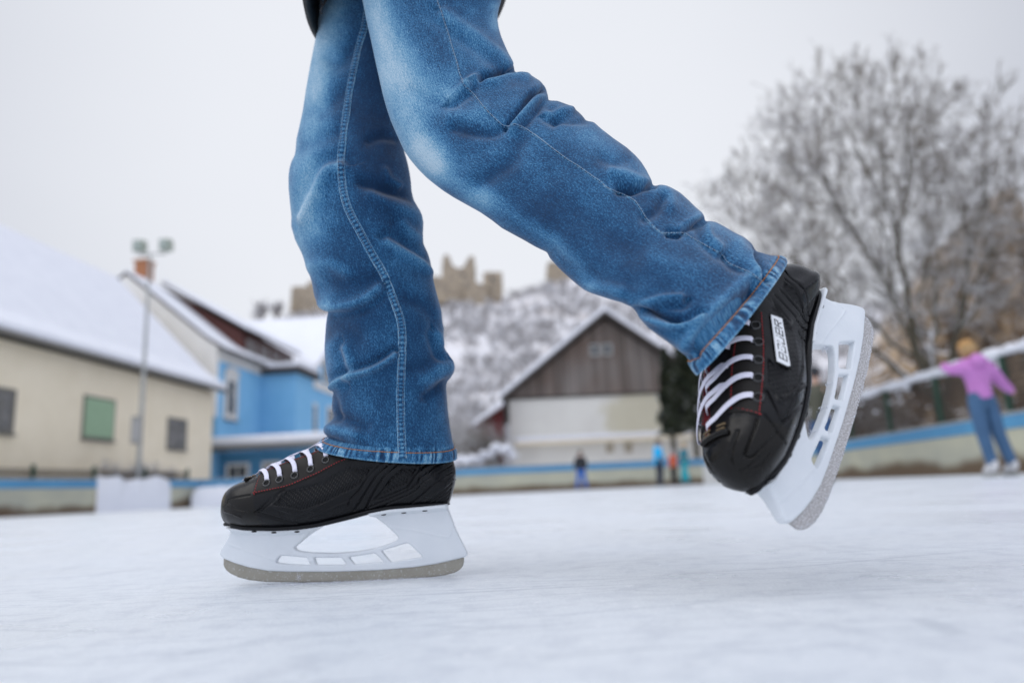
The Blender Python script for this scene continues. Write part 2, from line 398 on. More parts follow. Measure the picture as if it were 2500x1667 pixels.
# ---- profiles traced from the standing skate
BLADE = loc1([(98, 1085), (98, 1168), (108, 1195), (128, 1222), (160, 1246), (230, 1280), (330, 1305), (480, 1321), (800, 1325), (1200, 1321), (1600, 1306), (1900, 1285),
              (2080, 1262), (2170, 1238), (2215, 1212), (2243, 1180), (2252, 1145), (2252, 1080), (1900, 1150), (1500, 1190), (1000, 1205), (500, 1190), (250, 1140)])
HOLD = loc1([(70, 1070), (76, 1035), (95, 1005), (110, 985), (140, 935), (165, 890), (183, 850), (150, 826), (330, 838), (600, 842), (800, 832), (1000, 804), (985, 818),
             (940, 850), (870, 900), (800, 958), (752, 998), (741, 1012), (752, 1030), (790, 1045), (870, 1055), (1100, 1062), (1300, 1046), (1450, 1020), (1600, 972),
             (1655, 945), (1668, 930), (1655, 905), (1560, 815), (1470, 745), (1430, 735), (1405, 702), (1600, 664), (1850, 642), (2112, 620), (2104, 655), (2140, 740), (2180, 850),
             (2230, 950), (2280, 1050), (2284, 1080), (2262, 1098), (2150, 1126), (2000, 1160), (1800, 1190), (1500, 1215), (1100, 1230), (700, 1230), (500, 1222), (330, 1190), (200, 1150), (98, 1108)])
WINS = [smooth_poly(loc1(p)) for p in (
    [(572, 1146), (590, 1112), (612, 1086), (660, 1086), (850, 1102), (878, 1166), (850, 1168), (650, 1158)],
    [(912, 1102), (1160, 1102), (1204, 1166), (935, 1168)],
    [(1222, 1098), (1350, 1080), (1455, 1062), (1540, 1142), (1275, 1164)],
    [(1516, 1042), (1745, 972), (1768, 982), (1886, 1096), (1600, 1143)])]
BT = loc1([(88, 672), (89, 650), (92, 610), (102, 570), (118, 535), (140, 505), (170, 478), (215, 452), (260, 433), (350, 402), (440, 362), (500, 332), (600, 286), (700, 240), (800, 198), (940, 138),
           (1080, 60), (1170, -20), (1230, -110), (1275, -180), (1310, -215), (1360, -240), (1700, -240), (1745, -215), (1800, -140), (1870, -60), (1950, 20), (2040, 100), (2110, 160), (2155, 232), (2174, 300), (2179, 360)])
BB = loc1([(88, 672), (89, 695), (92, 740), (104, 770), (125, 792), (200, 822), (330, 842), (600, 848), (800, 838), (980, 814), (1250, 748), (1400, 707), (1600, 668), (1900, 646), (2112, 626),
           (2128, 590), (2150, 520), (2170, 440), (2179, 360)], .0)
XT, XH = BT[0, 0], BT[-1, 0]
def zt(x): return np.interp(-x, -BT[:, 0], BT[:, 1])
def zb(x): return np.interp(-x, -BB[:, 0], BB[:, 1])
def half_w(x):
    d = XT - x; e = x - XH
    w_ = np.interp(d, [0, .05, .085, .13, .175, .22, .30], [.044, .045, .046, .043, .036, .035, .034])
    w_ = w_ * np.sqrt(np.clip(1 - np.clip(1 - d / .058, 0, 1) ** 2.2, 0, 1))
    w_ = w_ * np.sqrt(np.clip(1 - np.clip(1 - e / .038, 0, 1) ** 2.2, 0, 1))
    return w_
def boot_point(x, ph):                 # ph: 0 bottom, pi top ridge (0..2pi)
    t_, b_ = zt(x), zb(x); H = t_ - b_; zm = (t_ + b_) / 2
    c, s = np.cos(ph), np.sin(ph)
    toe = np.clip(1 - (XT - x) / .07, 0, 1)
    ka = .62 * (1 - toe) + .75 * toe
    low = c > 0
    yy = np.sign(s) * np.abs(s) ** np.where(low, .38, ka); zz = -np.sign(c) * np.abs(c) ** np.where(low, .62, .82)
    sfrac = (zz + 1) / 2
    narrow = np.interp(XT - x, [0, .06, .12, .17, .23], [.10, .30, .42, .22, .05])
    taper = 1 - narrow * np.clip((sfrac - .45) / .55, 0, 1) ** 1.3
    taper *= 1 - .42 * np.clip((.34 - sfrac) / .34, 0, 1) ** 1.4
    bulge = 1 + .10 * np.exp(-((sfrac - .38) / .12) ** 2) * np.clip((XT - x - .19) / .05, 0, 1)
    return np.stack([x, half_w(x) * yy * taper * bulge, zm + H / 2 * zz], -1)
NXB, NPH = 520, 340
_u = np.linspace(0, 1, NXB); _w = .5 * (1 - np.cos(PI * _u)); _w = .55 * _w + .45 * _u
_w = np.where(_u < .5, _w, _w)
XS = XT + (XH - XT) * (_w * .9990 + .0005)
PH = np.linspace(0, 2 * PI, NPH, endpoint=False)
XG, PG = np.meshgrid(XS, PH, indexing='ij')
BASE = boot_point(XG, PG)              # NXB x NPH x 3
def grid_faces(n, m, wrap=True):
    i = np.arange(n - 1)[:, None]; j = np.arange(m if wrap else m - 1)[None]; j2 = (j + 1) % m
    return np.stack([(i * m + j), (i * m + j2), ((i + 1) * m + j2), ((i + 1) * m + j)], -1).reshape(-1, 4)
BASE[0] = BASE[0].mean(0); BASE[-1] = BASE[-1].mean(0)
BF = grid_faces(NXB, NPH)
def normals(G):
    a = np.gradient(G, axis=0); b = np.roll(G, -1, 1) - np.roll(G, 1, 1)
    n = np.cross(a, b); n /= np.linalg.norm(n, axis=-1)[..., None] + 1e-12
    c = G.mean(1, keepdims=True); s = np.sign(((G - c) * n).sum(-1, keepdims=True)); s[s == 0] = 1
    return n * s
BN = normals(BASE)
BVB = BVHTree.FromPolygons([tuple(v) for v in BASE.reshape(-1, 3)], [tuple(f) for f in BF])
def polyd(P, line):                    # distance and signed side to a polyline
    d = np.full(len(P), 1e9); sg = np.zeros(len(P))
    for p, q in zip(line[:-1], line[1:]):
        e = q - p; v = P - p; t = np.clip((v @ e) / (e @ e + 1e-18), 0, 1)
        dd = np.linalg.norm(v - t[:, None] * e, axis=1); m = dd < d
        d[m] = dd[m]; sg[m] = np.sign(e[0] * v[m, 1] - e[1] * v[m, 0])
    return d, sg
def cast(tree, Minv, q):               # photo points -> points on a surface, in that surface's frame
    o = Minv @ Vector(CP); res = []
    for x, y in q:
        d = Vector(ray(np.array(x), np.array(y))); d = (Minv.to_3x3() @ d).normalized()
        h = tree.ray_cast(o, d)
        if h[0] is None:
            h = tree.find_nearest(o + d * ((Minv @ Vector(G0)) - o).length * .95)
        res.append((np.array(h[0]), np.array(h[1])))
    return res
def resample(line, step):
    line = np.asarray(line, float); s = np.r_[0, np.cumsum(np.linalg.norm(np.diff(line, axis=0), axis=1))]
    n = max(2, int(s[-1] / step) + 1); u = np.linspace(0, s[-1], n)
    return np.stack([np.interp(u, s, line[:, k]) for k in range(line.shape[1])], 1)
def catmull(pts, n=8):
    p = np.asarray(pts, float); p = np.vstack([2 * p[0] - p[1], p, 2 * p[-1] - p[-2]]); o = []
    for i in range(1, len(p) - 2):
        for t in np.linspace(0, 1, n, endpoint=False):
            o.append(.5 * ((2 * p[i]) + (-p[i - 1] + p[i + 1]) * t + (2 * p[i - 1] - 5 * p[i] + 4 * p[i + 1] - p[i + 2]) * t * t + (-p[i - 1] + 3 * p[i] - 3 * p[i + 1] + p[i + 2]) * t ** 3))
    o.append(p[-2]); return np.array(o)

EYES1 = [(485, 445), (600, 412), (735, 375), (880, 318), (1015, 235)]
SEAM_Z = None
def frame(cols, t): return Matrix(((cols[0][0], cols[0][1], cols[0][2], t[0]), (cols[1][0], cols[1][1], cols[1][2], t[1]), (cols[2][0], cols[2][1], cols[2][2], t[2]), (0, 0, 0, 1)))
FRONT_M = frame(B0, G0)

def skate_materials():
    d = {}
    def leather(nm, c, rough, ribs=False, spec=.5, coat=0.0):
        m, t, b = newmat(nm); b.inputs['Base Color'].default_value = rgba(c); b.inputs['Roughness'].default_value = rough
        b.inputs['Specular IOR Level'].default_value = spec; b.inputs['Coat Weight'].default_value = coat; b.inputs['Coat Roughness'].default_value = .25
        tcn = N(t, 'ShaderNodeTexCoord')
        n = N(t, 'ShaderNodeTexNoise', _Scale=900, _Detail=4); t.links.new(tcn.outputs['Object'], n.inputs[0])
        n3 = N(t, 'ShaderNodeTexNoise', _Scale=45, _Detail=5); t.links.new(tcn.outputs['Object'], n3.inputs[0])
        rr = N(t, 'ShaderNodeMapRange', _From_Min=.3, _From_Max=.7, _To_Min=rough - .08, _To_Max=rough + .12); t.links.new(n3.outputs[0], rr.inputs[0]); t.links.new(rr.outputs[0], b.inputs['Roughness'])
        bp = N(t, 'ShaderNodeBump', _Strength=.25, _Distance=.0002); t.links.new(n.outputs[0], bp.inputs['Height'])
        if ribs:
            at_ = N(t, 'ShaderNodeAttribute', attribute_name='rib')
            mpn = N(t, 'ShaderNodeMapping'); mpn.inputs['Rotation'].default_value = (0, R(28), 0); t.links.new(tcn.outputs['Object'], mpn.inputs[0])
            wv = N(t, 'ShaderNodeTexWave', _Scale=115, _Distortion=0); wv.bands_direction = 'X'; t.links.new(mpn.outputs[0], wv.inputs[0])
            mp2 = N(t, 'ShaderNodeMapping'); mp2.inputs['Rotation'].default_value = (0, R(-50), 0); t.links.new(tcn.outputs['Object'], mp2.inputs[0])
            w2 = N(t, 'ShaderNodeTexWave', _Scale=70, _Distortion=0); t.links.new(mp2.outputs[0], w2.inputs[0])
            a_ = N(t, 'ShaderNodeMath', operation='MULTIPLY_ADD'); a_.inputs[1].default_value = .6; t.links.new(w2.outputs['Fac'], a_.inputs[0]); t.links.new(wv.outputs['Fac'], a_.inputs[2])
            ml = N(t, 'ShaderNodeMath', operation='MULTIPLY'); t.links.new(a_.outputs[0], ml.inputs[0]); t.links.new(at_.outputs['Fac'], ml.inputs[1])
            b2 = N(t, 'ShaderNodeBump', _Strength=.9, _Distance=.0009); t.links.new(ml.outputs[0], b2.inputs['Height']); t.links.new(bp.outputs[0], b2.inputs['Normal'])
            t.links.new(b2.outputs[0], b.inputs['Normal'])
        else: t.links.new(bp.outputs[0], b.inputs['Normal'])
        return m
    d['shell'] = leather('boot_shell', (.0055, .0058, .0072), .27, True, spec=.22)
    d['toe'] = leather('toe_cap', (.0065, .0058, .0052), .24, spec=.24)
    d['stay'] = leather('eyestay', (.013, .0115, .0105), .5, spec=.2)
    d['tongue'] = leather('tongue_felt', (.014, .013, .014), .85, spec=.2)
    d['lining'] = mat('red_lining', (.16, .004, .010), .8, (.11, .003, .008), 60)
    d['red'] = mat('red_thread', (.36, .012, .02), .7)
    d['lace'] = mat('white_lace', (.80, .79, .90), .75, (.72, .71, .84), 500, bump=.0004, bscale=1500)
    d['eyelet'] = mat('eyelet_metal', (.012, .012, .013), .25, spec=.6)
    d['hole'] = mat('eyelet_hole', (.002, .002, .002), .9)
    d['brass'] = mat('brass', (.22, .16, .09), .35, metal=.8)
    d['plate'] = mat('logo_plate', (.78, .80, .83), .4, (.72, .74, .77), 80)
    d['ink'] = mat('logo_ink', (.01, .01, .012), .5)
    m = mat('white_holder_plastic', (.76, .79, .82), .36, (.72, .755, .79), 25, bump=.0006, bscale=60); m.node_tree.nodes['Principled BSDF'].inputs['Subsurface Weight'].default_value = .0
    d['holder'] = m
    # steel: brushed along the blade, frosted with ice dust
    m, t, b = newmat('steel_runner'); b.inputs['Metallic'].default_value = .55; b.inputs['Roughness'].default_value = .45
    tcn = N(t, 'ShaderNodeTexCoord'); mpn = N(t, 'ShaderNodeMapping', _Scale=(1, 1, 30)); t.links.new(tcn.outputs['Object'], mpn.inputs[0])
    n = N(t, 'ShaderNodeTexNoise', _Scale=60, _Detail=6); t.links.new(tcn.outputs['Object'], n.inputs[0])
    n2 = N(t, 'ShaderNodeTexNoise', _Scale=420, _Detail=4); t.links.new(tcn.outputs['Object'], n2.inputs[0])
    x = N(t, 'ShaderNodeMixRGB'); x.inputs[1].default_value = (.27, .25, .205, 1); x.inputs[2].default_value = (.38, .36, .315, 1); t.links.new(n.outputs[0], x.inputs[0])
    r_ = N(t, 'ShaderNodeMapRange', _From_Min=.60, _From_Max=.68); t.links.new(n2.outputs[0], r_.inputs[0])
    a_ = N(t, 'ShaderNodeMath', operation='MULTIPLY'); a_.inputs[1].default_value = .45; t.links.new(r_.outputs[0], a_.inputs[0])
    x2 = N(t, 'ShaderNodeMixRGB'); x2.inputs[2].default_value = (.75, .76, .78, 1); t.links.new(x.outputs[0], x2.inputs[1]); t.links.new(a_.outputs[0], x2.inputs[0])
    t.links.new(x2.outputs[0], b.inputs['Base Color'])
    n4 = N(t, 'ShaderNodeTexNoise', _Scale=300, _Detail=5); t.links.new(tcn.outputs['Object'], n4.inputs[0])
    bp = N(t, 'ShaderNodeBump', _Strength=.5, _Distance=.0005); t.links.new(n4.outputs[0], bp.inputs['Height']); t.links.new(bp.outputs[0], b.inputs['Normal'])
    d['steel'] = m
    m, t, b = newmat('frosted_steel'); b.inputs['Metallic'].default_value = .2; b.inputs['Roughness'].default_value = .6
    tcn = N(t, 'ShaderNodeTexCoord'); n = N(t, 'ShaderNodeTexNoise', _Scale=700, _Detail=5); t.links.new(tcn.outputs['Object'], n.inputs[0])
    x = N(t, 'ShaderNodeMixRGB'); x.inputs[1].default_value = (.36, .34, .33, 1); x.inputs[2].default_value = (.66, .655, .67, 1)
    r_ = N(t, 'ShaderNodeMapRange', _From_Min=.45, _From_Max=.62); t.links.new(n.outputs[0], r_.inputs[0]); t.links.new(r_.outputs[0], x.inputs[0]); t.links.new(x.outputs[0], b.inputs['Base Color'])
    bp = N(t, 'ShaderNodeBump', _Strength=.8, _Distance=.0008); t.links.new(n.outputs[0], bp.inputs['Height']); t.links.new(bp.outputs[0], b.inputs['Normal'])
    d['frost'] = m
    return d
SM = skate_materials()

def arc_ph(x, ytarget):                # ring angle on the near upper side where |y| = ytarget
    ph = np.linspace(PI * .5, PI, 400); p = boot_point(np.full(400, x), ph)
    i = np.argmax(p[:, 1] < ytarget) if (p[:, 1] < ytarget).any() else 399
    return ph[i]
def surf(x, ph, off=0.0):
    p = boot_point(np.array(x), np.array(ph)); e = 1e-3
    a = boot_point(np.array(x + e), np.array(ph)) - p; b = boot_point(np.array(x), np.array(ph + e)) - p
    n = np.cross(a, b); n /= np.linalg.norm(n) + 1e-12
    c = np.array([x, 0, (zt(x) + zb(x)) / 2])
    if n @ (p - c) < 0: n = -n
    return p + n * off, n

BASE0 = BASE
def make_skate(Mw, label, grooves, ribs, seam_px, eyes_px, logo, group, frost, squash=0.0, ggain=1.15):
    global BASE, BN, BVB
    Minv = Mw.inverted()
    BASE = BASE0.copy()
    if squash:                         # this boot's heel cup sits lower inside the trouser leg
        w_ = np.clip((-.0 - BASE[..., 0]) / .09, 0, 1); w_ = w_ * w_ * (3 - 2 * w_); up_ = np.clip(BASE[..., 2] - .093, 0, 1)
        BASE[..., 2] -= up_ * squash * w_; BASE[..., 0] += up_ * .10 * w_
    BN = normals(BASE); BVB = BVHTree.FromPolygons([tuple(v) for v in BASE.reshape(-1, 3)], [tuple(f) for f in BF])
    root = empty('ice_skate', mat=Mw, label=label, cat='ice skate', group=group)
    P = BASE.reshape(-1, 3); Nn = BN.reshape(-1, 3)
    XZ = P[:, [0, 2]]; disp = np.zeros(len(P)); rib = np.zeros(len(P))
    def to_local(q):
        return np.array([h[0] for h in cast(BVB, Minv, q)])
    near = np.ones(len(P))
    for q, amp, wd in grooves:
        L = to_local(catmull(q, 5))[:, [0, 2]]
        d, _ = polyd(XZ, L); disp += 1.45 * ggain * amp * np.exp(-(d / (wd * .9)) ** 2) * (np.abs(P[:, 1]) > .012)
    for q in ribs:
        L = to_local(q)[:, [0, 2]]; s = sdf(XZ, L); k = np.clip(s / .0015, 0, 1) * (np.abs(P[:, 1]) > .015)
        rib = np.maximum(rib, k); disp -= .0011 * np.clip(s / .0012, 0, 1)
    # seam of the eyestay
    seam = to_local(seam_px); seam = seam[np.argsort(-seam[:, 0])]
    xs0 = seam[0, 0]                   # toe end of the eyestay
    xs = np.r_[seam[:, 0], seam[-1, 0] - .06, XH - .01]; zs = np.r_[seam[:, 2], seam[-1, 2] + .075, seam[-1, 2] + .12]
    o_ = np.argsort(xs); zseam = np.interp(P[:, 0], xs[o_], zs[o_])
    yin = np.interp(xs0 - P[:, 0], [0, .03, .12], [.016, .0165, .019])
    stay = (P[:, 0] < xs0) & (P[:, 2] > zseam) & (np.abs(P[:, 1]) > yin) & (P[:, 0] > XH + .12)
    tong = (P[:, 0] < xs0 + .012) & (np.abs(P[:, 1]) <= yin) & (P[:, 2] > (zt(P[:, 0]) + zb(P[:, 0])) / 2) & (P[:, 0] > XH + .10)
    line = tong & (P[:, 1] < -(yin - .0055))
    ds = np.clip((P[:, 2] - zseam) / .0015, 0, 1); disp = np.where(stay, np.maximum(disp, 0) * 0 + .0016 * ds, disp)
    disp = np.where(tong, -.0012, disp)
    disp = np.where(line, -.0022, disp)
    dt_ = XT - P[:, 0]
    toe = (dt_ < (XT - xs0) - .004 + .9 * np.clip(.055 - (P[:, 2] - zb(P[:, 0])), -.02, .05) * .25) & ~stay & ~tong
    cls = np.zeros(len(P), int); cls[toe] = 1; cls[stay] = 2; cls[tong] = 3; cls[line] = 4
    Q = P + Nn * disp[:, None]
    fc = cls[BF].max(1)
    for k, nm, m_ in ((0, 'boot_shell', SM['shell']), (1, 'toe_cap', SM['toe']), (2, 'eyestay', SM['stay']), (3, 'tongue', SM['tongue']), (4, 'red_lining', SM['lining'])):
        f_ = BF[fc == k]; u, inv = np.unique(f_, return_inverse=True)
        mesh(nm, Q[u], inv.reshape(-1, 4), m_, root, True, attrs={'rib': rib[u]} if k == 0 else None)
    # stitching: red dashes along seams
    st = MB()
    def dashes(L, step=.0034, frac=.5, r=.00048, off=.0017):
        L = resample(L, step); 
        for a, b in zip(L[:-1], L[1:]):
            h = BVB.find_nearest(Vector(a)); n = np.array(h[1]); n = n if n[1] * a[1] > 0 or abs(a[1]) < .01 else -n
            st.tube([a + n * off, a + (b - a) * frac + n * off], r, 5)
    for sgn in (1, -1):
        st = MB()
        dashes(seam * [1, sgn, 1] + [0, 0, .0022])
        L = []
        for x in np.linspace(xs0 - .003, xs0 - .115, 40):
            y = np.interp(xs0 - x, [0, .03, .12], [.016, .0165, .019]) + .003
            p, n = surf(x, arc_ph(x, y)); L.append(p * [1, sgn, 1])
        L = np.array(L); dashes(L); 
        c = np.array([seam[0] * [1, sgn, 1], (seam[0] * [1, sgn, 1] + L[0]) / 2, L[0]]); c = resample(c, .002)
        c = np.array([np.array(BVB.find_nearest(Vector(v))[0]) for v in c]); dashes(c - [.0015, 0, 0])
        st.build('red_stitching', SM['red'], root)
    # eyelets and laces
    ex = []
    for e in to_local(eyes_px):
        ph = np.linspace(PI * .5, PI, 500); p = boot_point(np.full(500, e[0]), ph); j = np.argmin(np.linalg.norm(p[:, 1:] - e[1:], axis=1)); ex.append((e[0], ph[j]))
    for k in range(1, 3): ex.append((ex[4][0] - .021 * k, ex[4][1] + .02 * k))
    for sgn in (1, -1):
        for x, ph in ex:
            p, n = surf(x, ph, .0018); t = np.cross(n, [1, 0, 0]); t /= np.linalg.norm(t); s_ = np.cross(t, n)
            p = p * [1, sgn, 1]; n = n * [1, sgn, 1]; t = t * [1, sgn, 1]; s_ = s_ * [1, sgn, 1]
            mb = MB(); ring = [p + (t * math.cos(a) + s_ * math.sin(a)) * .0043 for a in np.linspace(0, 2 * PI, 33)]
            nn = 32; prof = [(.0055, -.0004), (.0050, .0009), (.0040, .0012), (.0031, .0006), (.0029, -.0008)]
            V = []; 
            for r_, h_ in prof:
                for a in np.linspace(0, 2 * PI, nn, endpoint=False): V.append(p + (t * math.cos(a) + s_ * math.sin(a)) * r_ + n * h_)
            Fc = [(i * nn + j, i * nn + (j + 1) % nn, (i + 1) * nn + (j + 1) % nn, (i + 1) * nn + j) for i in range(len(prof) - 1) for j in range(nn)]
            mb.add(V, Fc); eo = mb.build('eyelet', SM['eyelet'], root, True)
            V = [p + (t * math.cos(a) + s_ * math.sin(a)) * .0031 + n * .0000 for a in np.linspace(0, 2 * PI, nn, endpoint=False)]
            MB().add(V, [tuple(range(nn))]).build('eyelet_hole', SM['hole'], eo)
    lc = MB()
    def ribbon(path, nrm, wdt=.0059, th=.0013):
        path = np.array(path); nrm = np.array(nrm); n_ = len(path); V = []
        for i in range(n_):
            t = path[min(i + 1, n_ - 1)] - path[max(i - 1, 0)]; t /= np.linalg.norm(t) + 1e-12
            n = nrm[i] - t * (nrm[i] @ t); n /= np.linalg.norm(n) + 1e-12; b = np.cross(t, n)
            for a in np.linspace(0, 2 * PI, 12, endpoint=False):
                V.append(path[i] + b * (wdt / 2) * np.sign(math.cos(a)) * abs(math.cos(a)) ** .8 + n * (th / 2) * np.sign(math.sin(a)) * abs(math.sin(a)) ** .8)
        Fc = [(i * 12 + j, i * 12 + (j + 1) % 12, (i + 1) * 12 + (j + 1) % 12, (i + 1) * 12 + j) for i in range(n_ - 1) for j in range(12)]
        lc.add(V, Fc)
    def cross(x0, p0, x1, p1, e0, e1, lift=.003, hump=.002, nseg=46):
        path = []; nr = []
        for u in np.linspace(0, 1, nseg):
            x = x0 + (x1 - x0) * (u * u * (3 - 2 * u)); ph = p0 + (p1 - p0) * u
            o = lift + hump * math.sin(PI * u)
            if e0 and u < .06: o = -.003 + (lift + .003) * (u / .06)
            if e1 and u > .94: o = -.003 + (lift + .003) * ((1 - u) / .06)
            if not e0 and u < .08: o = .0002 + (lift - .0002) * u / .08
            if not e1 and u > .88: o = -.0015 + (lift + .0015) * (1 - u) / .12
            p, n = surf(x, ph, o); path.append(p); nr.append(n)
        ribbon(path, nr)
    for i, (x, ph) in enumerate(ex):
        xf = x + .024
        yin_ = np.interp(xs0 - xf, [0, .03, .12], [.016, .0165, .019])
        pin = arc_ph(min(xf, xs0 + .004), yin_ - .001)
        cross(x, ph + .05, min(xf, xs0 + .006), 2 * PI - pin, True, False, lift=.0030 + .0004 * (i % 2))
        if i > 0:
            xn = ex[i - 1][0]; xm = (x + xn) / 2; pin = arc_ph(xm, np.interp(xs0 - xm, [0, .03, .12], [.016, .0165, .019]) - .001)
            cross(xm, pin, xn + .020, 2 * PI - ex[i - 1][1] - .05, False, True, lift=.0034, hump=.0022)
    if not frost:                      # strands that run on over the instep towards the toe loop
        for (xa, xb, pa, pb_, l0, l1) in ((xs0 + .026, xs0 - .050, PI - .10, PI - .16, .0016, .0058), (xs0 - .006, xs0 - .122, PI - .12, PI - .10, .0044, .0068)):
            pth, nr = [], []
            for u in np.linspace(0, 1, 40):
                p, n = surf(xa + (xb - xa) * u, pa + (pb_ - pa) * u, l0 + (l1 - l0) * u + .0006 * math.sin(u * 25)); pth.append(p); nr.append(n)
            ribbon(pth, nr, .0062)
    lc.build('lace', SM['lace'], root, True)
    # toe loop with its two metal pins
    tl = MB(); xr = xs0 + .010
    for sgn in (1, -1):
        path = [surf(xr, PI - sgn * a, .0022)[0] for a in np.linspace(.06, .30, 10)]; tl.tube(path, .0011, 8)
        path = [surf(xr + .004, PI - sgn * a, .0022)[0] for a in np.linspace(.06, .30, 10)]; tl.tube(path, .0009, 8)
    tl.build('toe_loop', SM['brass'], root, True)
    tb = MB(); path = [surf(xr + .008, PI + a, .0018)[0] for a in np.linspace(-.42, .42, 24)]; tb.tube(path, .0026, 10); tb.build('toe_piping', SM['toe'], root, True)
    # outsole line between boot and holder
    so_ = MB()
    xs_ = np.linspace(loc1([(96, 700)])[0][0], loc1([(2128, 626)])[0][0], 110); V = []
    for x in xs_:
        wd = max(float(half_w(np.array(x))) * .57, .002); z0 = float(zb(np.array(x))) + .0008; 
        if x < loc1([(2112, 626)])[0][0]: z0 = loc1([(2112, 626)])[0][1]; wd *= .9
        uu = (x - xs_[0]) / (xs_[-1] - xs_[0]) * 2 - 1; kk = max(.02, 1 - abs(uu) ** 40) ** .5; wd *= kk
        if x > loc1([(200, 822)])[0][0]: z0 = loc1([(160, 812)])[0][1] + .001; wd *= .8
        V += [(x, wd * a_, z0 + b_ * kk) for a_, b_ in ((.97, .003), (.99, .0005), (.93, -.0022), (-.93, -.0022), (-.99, .0005), (-.97, .003))]
    n_ = len(xs_); Fc = [(i * 6 + j, i * 6 + (j + 1) % 6, (i + 1) * 6 + (j + 1) % 6, (i + 1) * 6 + j) for i in range(n_ - 1) for j in range(6)]
    Fc += [tuple(range(6)), tuple(range((n_ - 1) * 6, n_ * 6))]
    so_.add(V, Fc).build('outsole', SM['shell'], root, True)
    # holder
    def th(Pq):
        db = zb(Pq[:, 0]) - .0028 - Pq[:, 1]
        zz = np.clip((Pq[:, 1] - .012) / .018, 0, 1)
        t_ = .0038 + .0014 * zz * zz * (3 - 2 * zz) + .0065 * np.exp(-np.clip(db, 0, 1) / .012) + .0085 * np.clip(1 - (db - .0015) / .0035, 0, 1) ** 1.2
        rid = .0007 * np.exp(-((db - .030 - .010 * np.sin(Pq[:, 0] * 30)) / .0012) ** 2)
        t_ = np.minimum(t_, np.maximum(.010, half_w(Pq[:, 0]) * .9)); return t_ + rid
    V, Fq = inflate(HOLD, WINS, .0009, th, .0017)
    ho = mesh('blade_holder', V, Fq, SM['holder'], root, True)
    for cx, cz in ((390, 868), (565, 877), (770, 870), (1535, 718), (1715, 702), (1905, 683)):
        q = loc1([(cx, cz)], .012)[0]
        tt = float(th(np.array([q]))[0])
        for sgn in (1, -1): MB().blob((q[0], sgn * tt, q[1]), (.0036, .0016, .0011), 1, 0, 2).build('screw_recess', SM['hole'], ho, True)
    V, Fq = inflate(BLADE, [], .0010, lambda q: np.full(len(q), .0016), .0012, .6)
    bl = mesh('steel_blade', V, Fq, SM['frost'] if frost else SM['steel'], root, True)
    # crumbs of ice clinging to the steel and the holder
    cr_ = MB(); rn = random.Random(5 if frost else 9)
    edge = BLADE[1:18]; E = resample(edge, .001)
    def crumb(p, s): 
        V = [np.array(p) + np.array([rn.uniform(-1, 1), rn.uniform(-1, 1), rn.uniform(-1, 1)]) * s for _ in range(6)]
        cr_.add(V, [(0, 1, 2), (0, 2, 3), (0, 3, 4), (1, 2, 5), (2, 3, 5), (3, 4, 5), (0, 1, 4), (1, 4, 5)])
    nE = len(E)
    for _ in range(1500 if frost else 260):
        i = rn.randrange(nE) if frost else int(nE * min(.99, max(0, rn.gauss(.62, .18)))); x, z = E[i]
        inn = abs(rn.gauss(0, .0022 if frost else .0030)); s = rn.uniform(.0002, .0007) * (1.15 if frost and i > nE * .5 else .8)
        nx_, nz_ = -(E[min(i + 1, nE - 1)] - E[max(i - 1, 0)])[1], (E[min(i + 1, nE - 1)] - E[max(i - 1, 0)])[0]
        l = math.hypot(nx_, nz_) + 1e-9; nx_, nz_ = nx_ / l, nz_ / l
        if nz_ < 0 and False: pass
        c = np.array([.0, .03]) - np.array([x, z]); sg = 1 if nx_ * c[0] + nz_ * c[1] > 0 else -1
        crumb((x + nx_ * sg * inn, rn.uniform(-1, 1) * .0018 if inn < .0005 else rn.choice((-1, 1)) * .0017, z + nz_ * sg * inn), s)
    if frost:
        for (cx, cy, r_, n_) in ((1640, 905, .004, 60), (1100, 1058, .004, 50), (1750, 975, .002, 25), (1350, 1040, .002, 25), (850, 1050, .003, 30), (1450, 740, .002, 15)):
            q = loc1([(cx, cy)])[0]
            for _ in range(n_): crumb((q[0] + rn.gauss(0, r_ * .6), rn.uniform(-.004, .005), q[1] + rn.gauss(0, r_ * .5)), rn.uniform(.0004, .0012))
    else:
        q = loc1([(770, 1275)])[0]
        for _ in range(40): crumb((q[0] + rn.gauss(0, .0016), .0017, q[1] + rn.gauss(0, .003)), rn.uniform(.0003, .0009))
        for _ in range(60): 
            q = loc1([(rn.uniform(780, 1600), 1062)])[0]; crumb((q[0], rn.uniform(-.004, .004), q[1] + .0003 + (0.0)), rn.uniform(.0002, .0005))
    cr_.build('ice_crumbs', M['snow'], bl)['kind'] = 'stuff'
    if logo is not None:
        cn = to_local(C6([(190, 640), (325, 690), (422, 1256), (392, 1256), (262, 1195)]))
        nrm = np.cross(cn[2] - cn[0], cn[1] - cn[0]); nrm /= np.linalg.norm(nrm)
        if nrm[1] < 0: nrm = -nrm
        lift = nrm * .0012
        def plate(pts, a, b):
            pts = np.array(pts); k = len(pts)
            V = np.vstack([pts + nrm * a, pts + nrm * b])
            return MB().add(V, [tuple(range(k)), tuple(range(2 * k - 1, k - 1, -1))] + [(i, (i + 1) % k, k + (i + 1) % k, k + i) for i in range(k)])
        c = cn.mean(0); big = c + (cn - c) * 1.0
        big = np.array([p + (p - c) / np.linalg.norm(p - c) * .0016 for p in cn])
        plate(big, -.004, .0016).build('logo_border', SM['toe'], root, bevel=.0005)
        po = plate(cn, .0000, .0024).build('logo_plate', SM['plate'], root, bevel=.0003)
        # letters run along the plate, bottom to top
        BLc, BRc, TL, TR = cn[4] + (cn[4] - cn[0]) * .06, cn[2], cn[0], cn[1]
